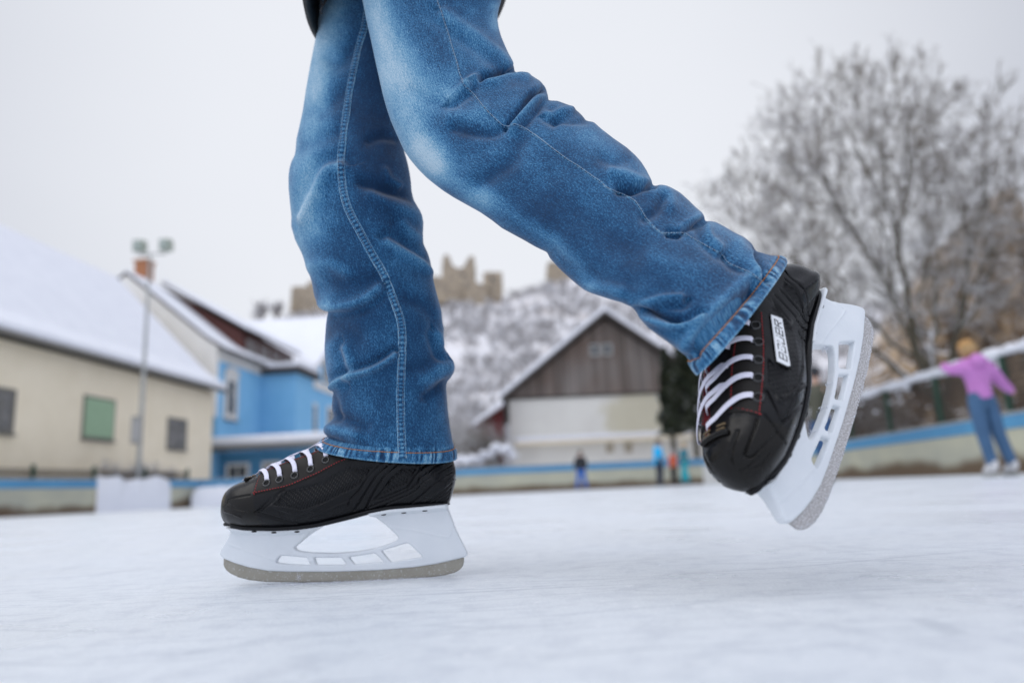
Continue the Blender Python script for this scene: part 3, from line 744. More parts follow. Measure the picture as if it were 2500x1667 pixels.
        glyph = {'B': [[(.05, 0), (.95, 0), (.95, .5), (.05, .5), (.05, 0)], [(.05, .5), (.05, 1), (.95, 1), (.95, .5)]],
                 'A': [[(.1, 1), (.95, 1), (.95, 0), (.05, 0), (.05, .5), (.95, .5)]],
                 'U': [[(.05, 1), (.05, 0), (.95, 0), (.95, 1)]],
                 'E': [[(.95, 0), (.05, 0), (.05, 1), (.95, 1), (.95, .5), (.05, .5)]],
                 'R': [[(.05, 0), (.05, 1), (.95, 1), (.95, .5), (.05, .5)], [(.5, .5), (.95, 0)]]}
        lt = MB()
        def pt(s, t):   # s along (0 bottom..1 top), t across (0 right..1 left)
            right = cn[2] * (1 - s) + cn[1] * s; left = (cn[4] + (cn[4] - cn[0]) * .02) * (1 - s) + cn[0] * s
            return right + (left - right) * t
        wd = .128; gap = .045; s0 = .075
        for k, chx in enumerate('BAUER'):
            for stroke in glyph[chx]:
                st_ = []
                for gx, gy in stroke:
                    s_ = s0 + k * (wd + gap) + gx * wd + gy * .035 - .015; t_ = .22 + gy * .55; st_.append(pt(s_, t_))
                hw = .0005
                for a, b in zip(st_[:-1], st_[1:]):
                    e = (b - a); L_ = np.linalg.norm(e); e /= L_; sd = np.cross(nrm, e) * hw
                    q = [a - e * hw + sd, a - e * hw - sd, b + e * hw - sd, b + e * hw + sd]
                    V = [v + nrm * .0020 for v in q] + [v + nrm * (.0027 + .00001 * k) for v in q]
                    lt.add(V, [(0, 1, 2, 3), (7, 6, 5, 4), (0, 4, 5, 1), (1, 5, 6, 2), (2, 6, 7, 3), (3, 7, 4, 0)])
        lt.build('lettering', SM['ink'], po)
    if squash:                         # this heel is pulled a little forward above the runner
        def warp(o):
            if o.type == 'MESH':
                n_ = len(o.data.vertices); co = np.empty(n_ * 3); o.data.vertices.foreach_get('co', co); co = co.reshape(-1, 3)
                a_ = np.clip((-.03 - co[:, 0]) / .09, 0, 1); b_ = np.clip((co[:, 2] - .03) / .055, 0, 1)
                co[:, 0] += .015 * a_ * a_ * (3 - 2 * a_) * b_ * b_ * (3 - 2 * b_); o.data.vertices.foreach_set('co', co.ravel()); o.data.update()
            for c_ in o.children: warp(c_)
        warp(root)
    return root

g1 = [  # standing skate: grooves and raised lines of its inner side
 (C1([(640, 500), (600, 520), (395, 690), (410, 715), (720, 805)]), -.0014, .0011),
 (C1([(618, 535), (430, 690), (450, 710), (750, 798)]), -.0012, .0009),
 (C1([(1560, 270), (1480, 350), (1380, 500), (1270, 680)]), -.0014, .0011),
 (C1([(1480, 270), (1400, 360), (1310, 500), (1230, 590), (1215, 640)]), -.0013, .0010),
 (C1([(1640, 270), (1540, 370), (1430, 540), (1370, 670)]), -.0014, .0011),
 (C1([(1720, 290), (1600, 400), (1520, 510), (1460, 590), (1700, 500), (1760, 450), (1850, 310), (1960, 240)]), -.0014, .0011),
 (C1([(1400, 660), (1560, 590), (1740, 510), (1830, 440), (1870, 370), (2060, 245)]), -.0013, .0011),
 (C1([(1560, 630), (1800, 520), (1900, 420), (2160, 270)]), -.0010, .0009),
 (C1([(1770, 630), (1950, 480), (2080, 380), (2175, 330)]), -.0013, .0010),
 (C1([(1900, 600), (2050, 490), (2172, 390)]), .0010, .0009),
 (C1([(1945, 610), (2060, 520), (2165, 425)]), -.0012, .0009),
 (C1([(1985, 612), (2080, 540), (2160, 470)]), -.0012, .0009),
 (C1([(2025, 612), (2100, 555), (2150, 510)]), -.0012, .0009),
 (C1([(2065, 610), (2110, 580), (2140, 545)]), -.0012, .0009),
 (C1([(525, 640), (650, 690), (780, 715), (860, 690), (1000, 620)]), .0009, .0009),
 (C1([(870, 745), (1000, 690), (1230, 595)]), .0009, .0010),
 (C1([(130, 610), (145, 580), (260, 555), (330, 545)]), -.0008, .0009),
 (C1([(130, 620), (200, 665), (300, 690)]), -.0007, .0008),
 (C1([(100, 690), (180, 715), (250, 745)]), .0007, .0009),
]
r1 = [C1([(660, 505), (1000, 420), (1200, 290), (1450, 275), (1300, 470), (1020, 610), (800, 690), (540, 635)]),
      C1([(1700, 300), (1850, 290), (1740, 440), (1500, 560), (1560, 440)])]
s1 = C1([(362, 545), (480, 520), (620, 492), (700, 468), (800, 425), (930, 370), (1040, 310), (1130, 262), (1200, 235)])
front_label = 'black ice skate with white laces standing on the ice under the straight leg'
sk1 = make_skate(FRONT_M, front_label, g1, r1, s1, C1(EYES1), None, "skater's pair of ice skates", False)

_cols = None
RR = np.array([[-0.498876, 0.447098, -0.742446], [-0.47673, -0.85698, -0.195738], [-0.723775, 0.256298, 0.640672]])
REAR_M = frame(RR, (0.33527456, 0.74076657, 0.15276121))
g2 = [
 (C2([(475, 745), (520, 830), (556, 905), (580, 910), (640, 850), (694, 790)]), -.0017, .0013),
 (C4([(740, 740), (800, 830), (855, 915), (1055, 728)]), .0011, .0010),
 (C4([(612, 1080), (580, 1190), (488, 1430), (500, 1466), (570, 1462), (700, 1340), (825, 1205)]), -.0011, .0011),
 (C4([(690, 1035), (800, 1170), (905, 1330)]), -.0011, .0011),
 (C4([(415, 1200), (350, 1400), (345, 1560)]), -.0009, .0011),
 (C2([(215, 1255), (285, 1195), (430, 1165), (500, 1088)]), -.0009, .0010),
 (C6([(400, 30), (470, 130), (620, 270), (660, 400), (680, 560), (690, 690)]), -.0018, .0014),
 (C6([(395, 160), (510, 270), (570, 400), (620, 620)]), -.0016, .0012),
 (C6([(330, 330), (480, 500), (600, 640), (680, 740)]), -.0016, .0012),
 (C6([(270, 400), (420, 560), (570, 740), (665, 850)]), -.0014, .0012),
 (C6([(245, 455), (330, 570), (430, 690)]), -.0014, .0012),
 (C6([(555, 840), (600, 920), (650, 990)]), -.0014, .0012),
 (C6([(450, 1560), (570, 1440)]), .0009, .0010),
 (C2([(640, 760), (700, 700)]), .0009, .0010)]
r2 = [C2([(476, 560), (480, 712), (556, 806), (662, 705), (690, 560), (610, 405), (540, 272), (500, 300), (575, 385), (612, 620), (520, 600)]),
      C6([(375, 195), (350, 320), (480, 470), (640, 670), (590, 470), (520, 300)])]
s2 = C2([(442, 888), (452, 800), (460, 700), (466, 600), (464, 500), (458, 420), (450, 325)])
sk2 = make_skate(REAR_M, 'black ice skate with white logo plate, lifted behind the skater with its toe down', g2, r2, s2, C2([(427, 788), (427, 682), (427, 585), (427, 487), (410, 395)]), True, "skater's pair of ice skates", True, .30, 1.25)
# ================================================================== THE SKATER
def denim_mat(name, base_shift=1.0, seam=False):
    m, t, b = newmat(name); b.inputs['Roughness'].default_value = .92; b.inputs['Specular IOR Level'].default_value = .15
    b.inputs['Sheen Weight'].default_value = .25; b.inputs['Sheen Roughness'].default_value = .5
    uv = N(t, 'ShaderNodeUVMap'); 
    def noise(scale, st, det=4, rough=.6, rot=0.0):
        mpn = N(t, 'ShaderNodeMapping', _Scale=st); mpn.inputs['Rotation'].default_value = (0, 0, rot); t.links.new(uv.outputs[0], mpn.inputs[0])
        n = N(t, 'ShaderNodeTexNoise', _Scale=scale, _Detail=det, _Roughness=rough); t.links.new(mpn.outputs[0], n.inputs[0]); return n.outputs[0]
    def math_(op, a, b_, c=None):
        n = N(t, 'ShaderNodeMath', operation=op)
        for i, v in enumerate((a, b_, c)):
            if v is None: continue
            if isinstance(v, (int, float)): n.inputs[i].default_value = v
            else: t.links.new(v, n.inputs[i])
        return n.outputs[0]
    fd = N(t, 'ShaderNodeAttribute', attribute_name='fade').outputs['Fac']
    pk = N(t, 'ShaderNodeAttribute', attribute_name='pucker').outputs['Fac']
    big = noise(22, (1, .6, 1), 5, .6)
    twill = noise(640, (1.5, .6, 1), 2, .5, .6)
    slub = noise(300, (2.2, .22, 1), 3, .6)
    speck = noise(850, (1, 1, 1), 2, .7)
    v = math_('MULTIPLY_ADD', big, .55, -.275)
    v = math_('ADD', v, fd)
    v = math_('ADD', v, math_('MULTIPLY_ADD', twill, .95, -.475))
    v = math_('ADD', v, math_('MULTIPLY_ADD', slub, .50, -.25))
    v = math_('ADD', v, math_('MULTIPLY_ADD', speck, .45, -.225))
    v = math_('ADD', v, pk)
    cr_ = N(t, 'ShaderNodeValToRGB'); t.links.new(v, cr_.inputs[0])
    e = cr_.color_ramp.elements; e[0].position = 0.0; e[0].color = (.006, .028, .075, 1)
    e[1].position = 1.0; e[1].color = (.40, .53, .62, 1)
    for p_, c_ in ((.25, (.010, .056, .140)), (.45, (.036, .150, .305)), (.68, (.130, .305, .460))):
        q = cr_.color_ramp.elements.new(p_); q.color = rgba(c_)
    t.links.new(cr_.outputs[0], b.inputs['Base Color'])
    hb = math_('ADD', math_('MULTIPLY', twill, .6), math_('MULTIPLY', slub, .4))
    b1 = N(t, 'ShaderNodeBump', _Strength=.4, _Distance=.0004); t.links.new(hb, b1.inputs['Height'])
    b2 = N(t, 'ShaderNodeBump', _Strength=.7, _Distance=.006); t.links.new(noise(16, (1, 1.2, 1), 4, .5), b2.inputs['Height'])
    t.links.new(b1.outputs[0], b2.inputs['Normal']); t.links.new(b2.outputs[0], b.inputs['Normal'])
    return m
M['denim'] = denim_mat('denim')
M['thread_orange'] = mat('orange_thread', (.50, .20, .05), .8)
M['thread_pale'] = mat('pale_thread', (.34, .44, .55), .8)
def A3(p): return [(680 + x / 2.8, y / 2.8) for x, y in p]
def A4(p): return [(680 + x / 2.45, 500 + y / 2.45) for x, y in p]
def A5(p): return [(1280 + x / 2.24, 200 + y / 2.24) for x, y in p]
def A2(p): return [(1660 + x / 2.2404, 620 + y / 2.2404) for x, y in p]

def seg_resample(poly, a, b, n):
    q = np.asarray(poly[a:b + 1], float); s = np.r_[0, np.cumsum(np.linalg.norm(np.diff(q, axis=0), axis=1))]
    u = np.linspace(0, s[-1], n, endpoint=False); return np.stack([np.interp(u, s, q[:, 0]), np.interp(u, s, q[:, 1])], 1)
def edges_of(Lp, Rp, anchors, n):
    def near(poly, p): return int(np.argmin([math.hypot(q[0] - p[0], q[1] - p[1]) for q in poly]))
    A = [(near(Lp, a), near(Rp, b)) for a, b in anchors]
    tot = [max(np.linalg.norm(np.subtract(Lp[A[i + 1][0]], Lp[A[i][0]])), np.linalg.norm(np.subtract(Rp[A[i + 1][1]], Rp[A[i][1]]))) for i in range(len(A) - 1)]
    L, Rr, K = [], [], []
    for i in range(len(A) - 1):
        k = max(3, int(n * tot[i] / sum(tot)))
        L.append(seg_resample(Lp, A[i][0], A[i + 1][0], k)); Rr.append(seg_resample(Rp, A[i][1], A[i + 1][1], k))
    L.append([Lp[A[-1][0]]]); Rr.append([Rp[A[-1][1]]]); return np.vstack(L), np.vstack(Rr)
def gsm(a, s):
    k = np.arange(-int(3 * s), int(3 * s) + 1); w_ = np.exp(-k ** 2 / (2 * s * s)); w_ /= w_.sum(); r = len(k) // 2
    p = np.concatenate([2 * a[0] - a[1:r + 1][::-1], a, 2 * a[-1] - a[-r - 1:-1][::-1]])
    return np.stack([np.convolve(p[:, i], w_, 'valid') for i in range(a.shape[1])], 1)

class Leg: pass
def make_leg(name, Lp, Rp, anchors, depth, thick, sag, creases, fade_shades, n=620, m=300, hem=.012, tilt=((0, 0), (1, 0)), gain=1.5):
    L, Rr = edges_of(Lp, Rp, anchors, n); n = len(L)
    L = gsm(L, 1.6); Rr = gsm(Rr, 1.6)
    mid = (L + Rr) / 2; s = np.r_[0, np.cumsum(np.linalg.norm(np.diff(mid, axis=0), axis=1))]; T = s / s[-1]
    Ls, Rs = gsm(L, 22), gsm(Rr, 22); midS = (Ls + Rs) / 2
    k = np.clip((1 - T) / .05, 0, 1)[:, None]; midS = midS * k + mid * (1 - k)
    zd = np.interp(T, [d[0] for d in depth], [d[1] for d in depth]); zd = gsm(zd[:, None], 20)[:, 0]
    tl = gsm(np.interp(T, [d[0] for d in tilt], [d[1] for d in tilt])[:, None], 20)
    zL, zR = zd[:, None] - tl, zd[:, None] + tl
    sg = np.interp(T, [d[0] for d in sag], [d[1] for d in sag])
    Cw = CP + ray(midS[:, 0], midS[:, 1]) * zd[:, None]
    Lw = CP + ray(L[:, 0], L[:, 1]) * zL; Rw = CP + ray(Rr[:, 0], Rr[:, 1]) * zR
    Rb = CP + ray(Rs[:, 0], Rs[:, 1]) * zR; Lb = CP + ray(Ls[:, 0], Ls[:, 1]) * zL; aS = np.linalg.norm(Rb - Lb, axis=1) / 2
    view = Cw - CP; view /= np.linalg.norm(view, axis=1)[:, None]
    along = np.gradient(Cw, axis=0); along = gsm(along, 25); along /= np.linalg.norm(along, axis=1)[:, None]
    th = np.linspace(0, 2 * PI, m, endpoint=False); c, s_ = np.cos(th), np.sin(th)
    kb = np.interp(T, [d[0] for d in thick], [d[1] for d in thick])
    e2 = -view * (aS * kb)[:, None] + along * sg[:, None]
    # left / right radii follow the traced outline and die away towards the middle
    cR = np.clip(c, 0, 1)[None, :, None]; cL = np.clip(-c, 0, 1)[None, :, None]
    w1 = np.abs(c)[None, :, None] ** 1.5
    RR_ = Rw[:, None] * w1 + Rb[:, None] * (1 - w1); LL_ = Lw[:, None] * w1 + Lb[:, None] * (1 - w1)
    G = Cw[:, None] + cR * (RR_ - Cw[:, None]) + cL * (LL_ - Cw[:, None]) + e2[:, None] * (np.sign(s_) * np.abs(s_) ** .92)[None, :, None]
    vlen = np.r_[0, np.cumsum(np.linalg.norm(np.diff(Cw, axis=0), axis=1))]
    per = gsm((PI * aS * (1 + kb) * 1.0)[:, None], 30)[:, 0]
    U = (th / (2 * PI))[None] * np.mean(per) + 0 * T[:, None]; V = np.repeat(vlen[:, None], m, 1)
    nn = normals(G)
    P = G.reshape(-1, 3); px = proj(P); front = np.clip(s_ * 1.9, 0, 1) ** .8; front = np.tile(front, n)
    D = np.zeros(len(P)); Fd = np.full(len(P), .31)
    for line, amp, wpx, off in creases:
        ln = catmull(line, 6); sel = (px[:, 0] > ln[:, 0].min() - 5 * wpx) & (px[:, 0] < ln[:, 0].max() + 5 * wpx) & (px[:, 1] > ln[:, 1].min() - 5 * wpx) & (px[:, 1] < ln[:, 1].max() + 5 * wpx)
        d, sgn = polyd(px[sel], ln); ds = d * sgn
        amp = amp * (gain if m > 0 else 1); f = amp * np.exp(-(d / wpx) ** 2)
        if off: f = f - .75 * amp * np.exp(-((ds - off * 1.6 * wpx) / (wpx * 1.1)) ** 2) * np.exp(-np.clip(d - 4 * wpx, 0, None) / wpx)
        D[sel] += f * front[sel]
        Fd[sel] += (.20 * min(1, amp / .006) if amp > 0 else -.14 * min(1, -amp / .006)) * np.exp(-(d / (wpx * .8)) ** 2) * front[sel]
    for (line, wpx, val) in fade_shades:
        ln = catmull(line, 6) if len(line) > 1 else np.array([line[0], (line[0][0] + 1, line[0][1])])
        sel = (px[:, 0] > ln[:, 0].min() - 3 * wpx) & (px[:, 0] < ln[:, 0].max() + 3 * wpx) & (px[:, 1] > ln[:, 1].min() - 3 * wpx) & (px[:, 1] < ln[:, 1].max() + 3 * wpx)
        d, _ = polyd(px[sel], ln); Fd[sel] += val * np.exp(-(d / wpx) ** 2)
    # hem band: doubled cloth with puckers
    dv = (vlen[-1] - V).ravel(); Uf = U.ravel()
    band = np.clip((hem - dv) / .0012, 0, 1); D += .0011 * band - .0009 * np.exp(-((dv - hem) / .0012) ** 2)
    ph = Uf * 2 * PI / .0095 + 3.4 * np.sin(Uf * 75) + 2.4 * np.sin(Uf * 211) + 1.5 * np.sin(Uf * 397) + dv * 170 * np.sin(Uf * 33)
    pk = np.sin(ph); D += .0006 * pk * np.exp(-((dv - hem * .7) / (hem * .8)) ** 2)
    pkc = (.44 * pk * (.6 + .4 * np.sin(Uf * 121)) + .10) * np.exp(-((dv - hem * .62) / (hem * .55)) ** 2) + .34 * np.exp(-(dv / .0016) ** 2) + .18 * np.exp(-((dv - hem * 1.25) / .0022) ** 2) * (.6 + .5 * np.sin(ph * .5))
    Dg = D.reshape(n, m); G2 = G + nn * Dg[:, :, None]
    # inner wall of the opening
    inn = []
    for j, dn in ((1, .0012), (4, .0022), (9, .0026), (18, .003), (34, .004)):
        ring = G2[-1 - j]; ctr = ring.mean(0)
        if j == 1: ring = G2[-1]
        inn.append(ring + (ctr - ring) / np.linalg.norm(ctr - ring, axis=1)[:, None] * dn)
    Gall = np.concatenate([G2, np.array(inn)]); k = len(inn)
    Fd2 = np.concatenate([Fd.reshape(n, m), np.repeat([[.5], [.4], [.45], [.45], [.45]], m, 1)]); pk2 = np.concatenate([pkc.reshape(n, m), np.zeros((k, m))])
    Ua = np.concatenate([U, np.repeat(U[-1:], k, 0)]); Va = np.concatenate([V, V[-1:] + np.arange(1, k + 1)[:, None] * .004])
    lg = Leg(); lg.V = Gall.reshape(-1, 3); lg.F = grid_faces(n + k, m); lg.uv = np.stack([Ua.ravel(), Va.ravel()], 1); lg.fade = Fd2.ravel(); lg.pk = pk2.ravel()
    lg.tree = BVHTree.FromPolygons([tuple(v) for v in lg.V], [tuple(f) for f in lg.F]); lg.n = n; lg.m = m; lg.hem_ring = G2; lg.vlen = vlen; lg.nn = nn; lg.C = Cw
    return lg

# ---- far leg (standing)
L1 = [(800, -330), (796, -200), (788, -90), (781, 0)] + A3([(265, 210), (240, 330), (215, 460), (190, 600), (165, 760), (140, 880), (122, 950), (118, 1010), (112, 1060), (90, 1100), (76, 1150), (69, 1210), (70, 1290), (78, 1390), (88, 1480)]) + \
     A4([(75, 130), (100, 210), (140, 290), (165, 355), (188, 415), (202, 480), (213, 545), (235, 597), (268, 620), (299, 633), (291, 665), (284, 710), (279, 780), (275, 850), (277, 910), (281, 960), (290, 1020), (300, 1070), (312, 1108), (330, 1122), (322, 1150),
         (318, 1200), (322, 1240), (334, 1268), (310, 1295), (282, 1325), (275, 1345), (284, 1372), (297, 1388), (272, 1398), (250, 1418), (229, 1446)])
R1 = [(1120, -330), (1100, -200), (1080, -90), (1050, 0), (1015, 120), (990, 230), (980, 310)] + A3([(860, 1040), (880, 1110), (895, 1180), (905, 1250), (910, 1310), (922, 1360), (940, 1400), (960, 1445), (975, 1500)]) + \
     A4([(862, 100), (864, 150), (856, 205), (872, 245), (893, 288), (908, 335), (915, 380), (922, 430), (932, 480), (948, 540), (962, 590), (974, 640), (980, 690), (988, 740), (982, 790), (980, 850), (998, 878), (1022, 905), (1040, 935), (1047, 970),
         (1045, 1005), (1030, 1035), (1008, 1055), (1003, 1080), (1006, 1140), (1010, 1200), (1018, 1270), (1026, 1330), (1036, 1380), (1042, 1420), (1060, 1470), (1063, 1512)])
AN1 = [(L1[0], R1[0]), (L1[3], R1[3]), ((739, 271), (980, 310)), ((705, 432), (1000, 421)), ((711, 553), (1031, 553)), ((766, 720), (1072, 737)), ((802, 758), (1082, 790)), ((792, 847), (1080, 847)),
       ((806, 953), (1100, 924)), ((814, 958), (1089, 935)), ((810, 990), (1092, 990)), ((794, 1043), (1098, 1039)), (L1[-1], R1[-1])]
CR1 = [  # polyline, height, width in photo px, side of the valley
 (A4([(235, 610), (330, 612), (430, 597), (520, 562), (600, 495)]), .0045, 13, 1),
 (A4([(300, 1100), (360, 1050), (440, 1020), (560, 985), (650, 935), (695, 900)]), .0060, 9, -1),
 (A4([(400, 860), (425, 940), (425, 1030)]), .0035, 12, 1),
 (A4([(650, 225), (750, 285), (840, 340), (912, 398)]), .0045, 12, -1),
 (A4([(740, 115), (790, 165), (860, 205)]), .0030, 12, 1),
 (A4([(1040, 1050), (985, 1075), (930, 1110), (880, 1150)]), -.0040, 13, 0),
 (A4([(1040, 960), (960, 990), (880, 1040)]), .0040, 22, 0),
 (A3([(570, 1245), (680, 1285), (800, 1310), (905, 1330)]), -.0060, 16, 0),
 (A3([(640, 1330), (760, 1400), (960, 1480)]), .0045, 20, 0),
 (A3([(420, 1150), (330, 1180), (250, 1330), (170, 1490)]), .0060, 18, 1),
 (A3([(620, 960), (700, 935), (800, 945)]), -.0030, 12, 0), (A3([(730, 1170), (760, 1230), (830, 1270)]), .0025, 10, 0),
 (A3([(330, 400), (420, 430), (520, 300)]), -.0030, 22, 0), (A3([(180, 760), (300, 740), (440, 640)]), -.0025, 24, 0),
 (A3([(120, 1010), (240, 960), (400, 900)]), -.0030, 22, 0),
 (A4([(945, 770), (965, 830), (1000, 885)]), .0035, 10, 1), (A4([(960, 640), (975, 740), (975, 840)]), .0020, 12, 0),
 (A4([(270, 1395), (330, 1405), (430, 1440), (560, 1455)]), -.0030, 8, 0), (A4([(282, 1335), (350, 1345), (460, 1375)]), .0045, 14, 0),
 (A4([(318, 1130), (340, 1190), (350, 1260)]), -.0030, 10, 0), (A4([(330, 1270), (420, 1290), (520, 1330)]), -.0025, 14, 0),
 (A4([(180, 380), (300, 350), (400, 400)]), .0035, 20, 0), (A4([(210, 520), (330, 470), (480, 470), (590, 440)]), -.0035, 24, 0),
 (A4([(280, 760), (380, 740), (470, 800)]), -.0025, 22, 0), (A4([(770, 560), (860, 600), (960, 700)]), -.0030, 20, 0), (A4([(790, 980), (880, 960), (960, 900)]), -.0025, 20, 0)]
FADE_SHADE1 = [([(800, 20), (775, 130), (765, 250), (745, 360), (735, 470), (745, 560)], 46, .36), ([(770, 100), (765, 200)], 40, .15), ([(735, 600), (770, 680), (800, 740)], 26, .18),
       ([(800, 850), (810, 940)], 20, .10), ([(930, 130), (900, 300), (930, 480)], 60, -.22), ([(880, 640), (960, 900), (1000, 1000)], 100, -.04), ([(900, 700), (850, 800)], 60, -.05), ([(1015, 820), (1060, 960)], 40, -.05)]  # inner thigh: less faded denim, with shade behind the near leg painted in
leg1 = make_leg('far', L1, R1, AN1, [(0, 1.15), (.18, 1.12), (.5, 1.02), (1, .963)], [(0, .85), (.5, .85), (1, .62)], [(0, 0), (.9, 0), (1, .0125)], CR1, FADE_SHADE1)
# ---- near leg (swinging back)
L2 = [(850, -330), (862, -200), (872, -90), (885, 0)] + A3([(588, 65), (600, 130), (620, 220), (640, 310), (663, 420), (688, 530), (712, 640), (740, 740), (768, 825), (805, 910), (860, 1030), (905, 1095), (960, 1160), (1015, 1215), (1070, 1260), (1130, 1305), (1200, 1350), (1290, 1400), (1380, 1450), (1460, 1505), (1530, 1560)]) + \
     A5([(0, 865), (60, 900), (125, 932), (140, 965), (190, 1020), (250, 1075), (290, 1108), (330, 1132), (400, 1165), (470, 1188), (530, 1205), (580, 1225), (605, 1248), (620, 1272), (650, 1312), (680, 1345), (760, 1402), (850, 1466), (890, 1500), (900, 1525)]) + [(1689, 896), (1702, 911)]
R2 = [(1262, -330), (1252, -200), (1238, -90)] + A3([(1522, 0), (1500, 80), (1495, 130), (1503, 190), (1520, 250), (1545, 310), (1570, 370), (1595, 425), (1610, 460), (1614, 492), (1655, 500), (1700, 512), (1745, 530), (1785, 555), (1820, 590), (1833, 620), (1840, 660), (1843, 690)]) + \
     A5([(132, 103), (180, 105), (225, 122), (268, 142), (300, 168), (325, 195), (337, 212), (380, 222), (420, 258), (490, 312), (560, 360), (605, 400), (640, 440), (668, 485), (690, 530), (706, 570), (735, 566), (770, 570), (810, 585), (850, 605), (895, 645), (940, 690), (972, 715), (985, 735), (988, 762),
         (1015, 762), (1050, 768), (1100, 795), (1150, 825), (1200, 852), (1240, 882), (1256, 905), (1266, 925), (1300, 935), (1350, 950), (1390, 955), (1422, 966), (1430, 985)])
AN2 = [(L2[0], R2[0]), (L2[3], R2[3]), ((944, 264), (1256, 175)), ((1023, 414), (1316, 196)), ((1108, 482), (1387, 258)), ((1226, 557), (1467, 316)), ((1342, 631), (1530, 361)), ((1427, 705), (1595, 454)),
       ((1490, 731), (1699, 508)), ((1557, 768), (1749, 542)), ((1619, 826), (1845, 611)), (L2[-1], R2[-1])]
CR2 = [
 (A3([(1385, 545), (1430, 530), (1500, 515), (1560, 485), (1612, 478)]), -.0120, 8, 0), (A3([(1400, 512), (1470, 492), (1550, 468)]), -.005, 7, 0),
 (A3([(1290, 590), (1340, 545), (1400, 560), (1480, 560), (1580, 515), (1700, 520)]), .0055, 11, 0),
 (A3([(1130, 95), (1240, 180), (1350, 250), (1480, 350), (1590, 430)]), .0035, 15, 1),
 (A3([(1555, 865), (1610, 800), (1680, 710), (1740, 640), (1830, 600)]), -.0070, 7, 0), (A3([(1590, 870), (1650, 800), (1730, 720), (1800, 660)]), .0050, 12, 0),
 (A3([(1180, 660), (1230, 620), (1275, 590)]), .0040, 12, 1), (A3([(1200, 870), (1330, 905), (1450, 915), (1530, 880)]), -.0040, 14, 0),
 (A3([(1180, 800), (1300, 800), (1400, 760)]), .0030, 22, 0), (A3([(900, 620), (1020, 680), (1150, 690), (1230, 640)]), -.0030, 20, 0),
 (A3([(1370, 1250), (1480, 1180), (1600, 1080), (1650, 960)]), -.0035, 22, 0),
 (A3([(1860, 740), (1900, 790), (1880, 840)]), -.003, 12, 0),
 (A5([(110, 40), (90, 120), (30, 200), (0, 230)]), -.0035, 10, 0), (A5([(130, 175), (200, 160), (265, 145)]), .0035, 9, 1), (A5([(335, 213), (260, 215), (190, 205), (130, 190)]), -.0030, 9, 0),
 (A5([(706, 575), (640, 582), (570, 595), (520, 590)]), -.0080, 9, 0), (A5([(700, 600), (780, 600), (800, 680)]), .0035, 16, 0), (A5([(650, 560), (560, 520), (480, 500)]), .0050, 16, 0),
 (A5([(660, 740), (720, 700), (760, 640)]), -.0040, 14, 0),
 (A5([(988, 758), (930, 775), (880, 800), (845, 830), (790, 825)]), -.0065, 9, 0), (A5([(960, 740), (900, 770), (860, 800)]), .0040, 9, 0), (A5([(1000, 790), (1010, 850), (1070, 910)]), .0035, 12, 1),
 (A5([(1266, 928), (1268, 980), (1290, 1040), (1330, 1080)]), -.0065, 10, 0), (A5([(1240, 940), (1250, 1000), (1280, 1070)]), .0040, 12, 0),
 (A5([(1100, 940), (1130, 1000), (1230, 1050)]), -.003, 12, 0), (A5([(1180, 880), (1200, 960), (1260, 1060)]), .0030, 18, 0),
 (A5([(590, 1230), (680, 1210), (760, 1190), (850, 1185)]), .0045, 11, 1), (A5([(620, 1265), (700, 1300), (800, 1335), (900, 1330), (960, 1300)]), .0055, 10, -1),
 (A5([(600, 1245), (680, 1262), (760, 1275), (840, 1300)]), -.0050, 11, 0),
 (A5([(925, 1490), (960, 1420), (1030, 1340), (1110, 1260), (1180, 1190), (1250, 1130)]), -.0110, 15, 0), (A5([(880, 1440), (950, 1350), (1050, 1240), (1150, 1140), (1240, 1060)]), .0045, 18, 0),
 (A5([(330, 1140), (420, 1120), (520, 1140)]), .0030, 18, 0), (A5([(160, 950), (260, 1030), (420, 1080), (560, 1100)]), -.0030, 26, 0), (A5([(300, 700), (420, 820), (600, 930)]), -.0025, 40, 0),
 (A5([(700, 960), (820, 1010), (960, 1030)]), .0025, 36, 0), (A5([(430, 420), (500, 440), (560, 420)]), -.0025, 16, 0)]
FD2 = [([(905, -50), (925, 60), (960, 190), (1000, 330), (1050, 400)], 52, .42), ([(985, 185), (1060, 240)], 50, .20), ([(1030, 360), (1100, 440), (1180, 490)], 34, .22), ([(1180, 480), (1350, 590), (1440, 690)], 22, .16),
       ([(930, 60), (980, 140)], 90, .08), ([(1210, 20), (1212, 60)], 18, .3), ([(1330, 500), (1550, 620), (1700, 700)], 90, -.08), ([(1130, 90), (1180, 140)], 40, .05), ([(1350, 290), (1480, 360), (1560, 420)], 30, .10),
       ([(1700, 530), (1800, 600)], 26, .10), ([(1090, 230), (1120, 150), (1090, 60)], 22, .12), ([(1160, 280), (1240, 320)], 24, .12)]
leg2 = make_leg('near', L2, R2, AN2, [(0, 1.02), (.2, .98), (.42, .90), (.7, .79), (.85, .735), (1, .718)], [(0, .85), (.5, .80), (.8, .66), (1, .60)], [(0, 0), (.93, 0), (1, .006)], CR2, FD2, n=760, tilt=((0, 0), (.45, 0), (.75, .026), (1, .060)), gain=1.2)

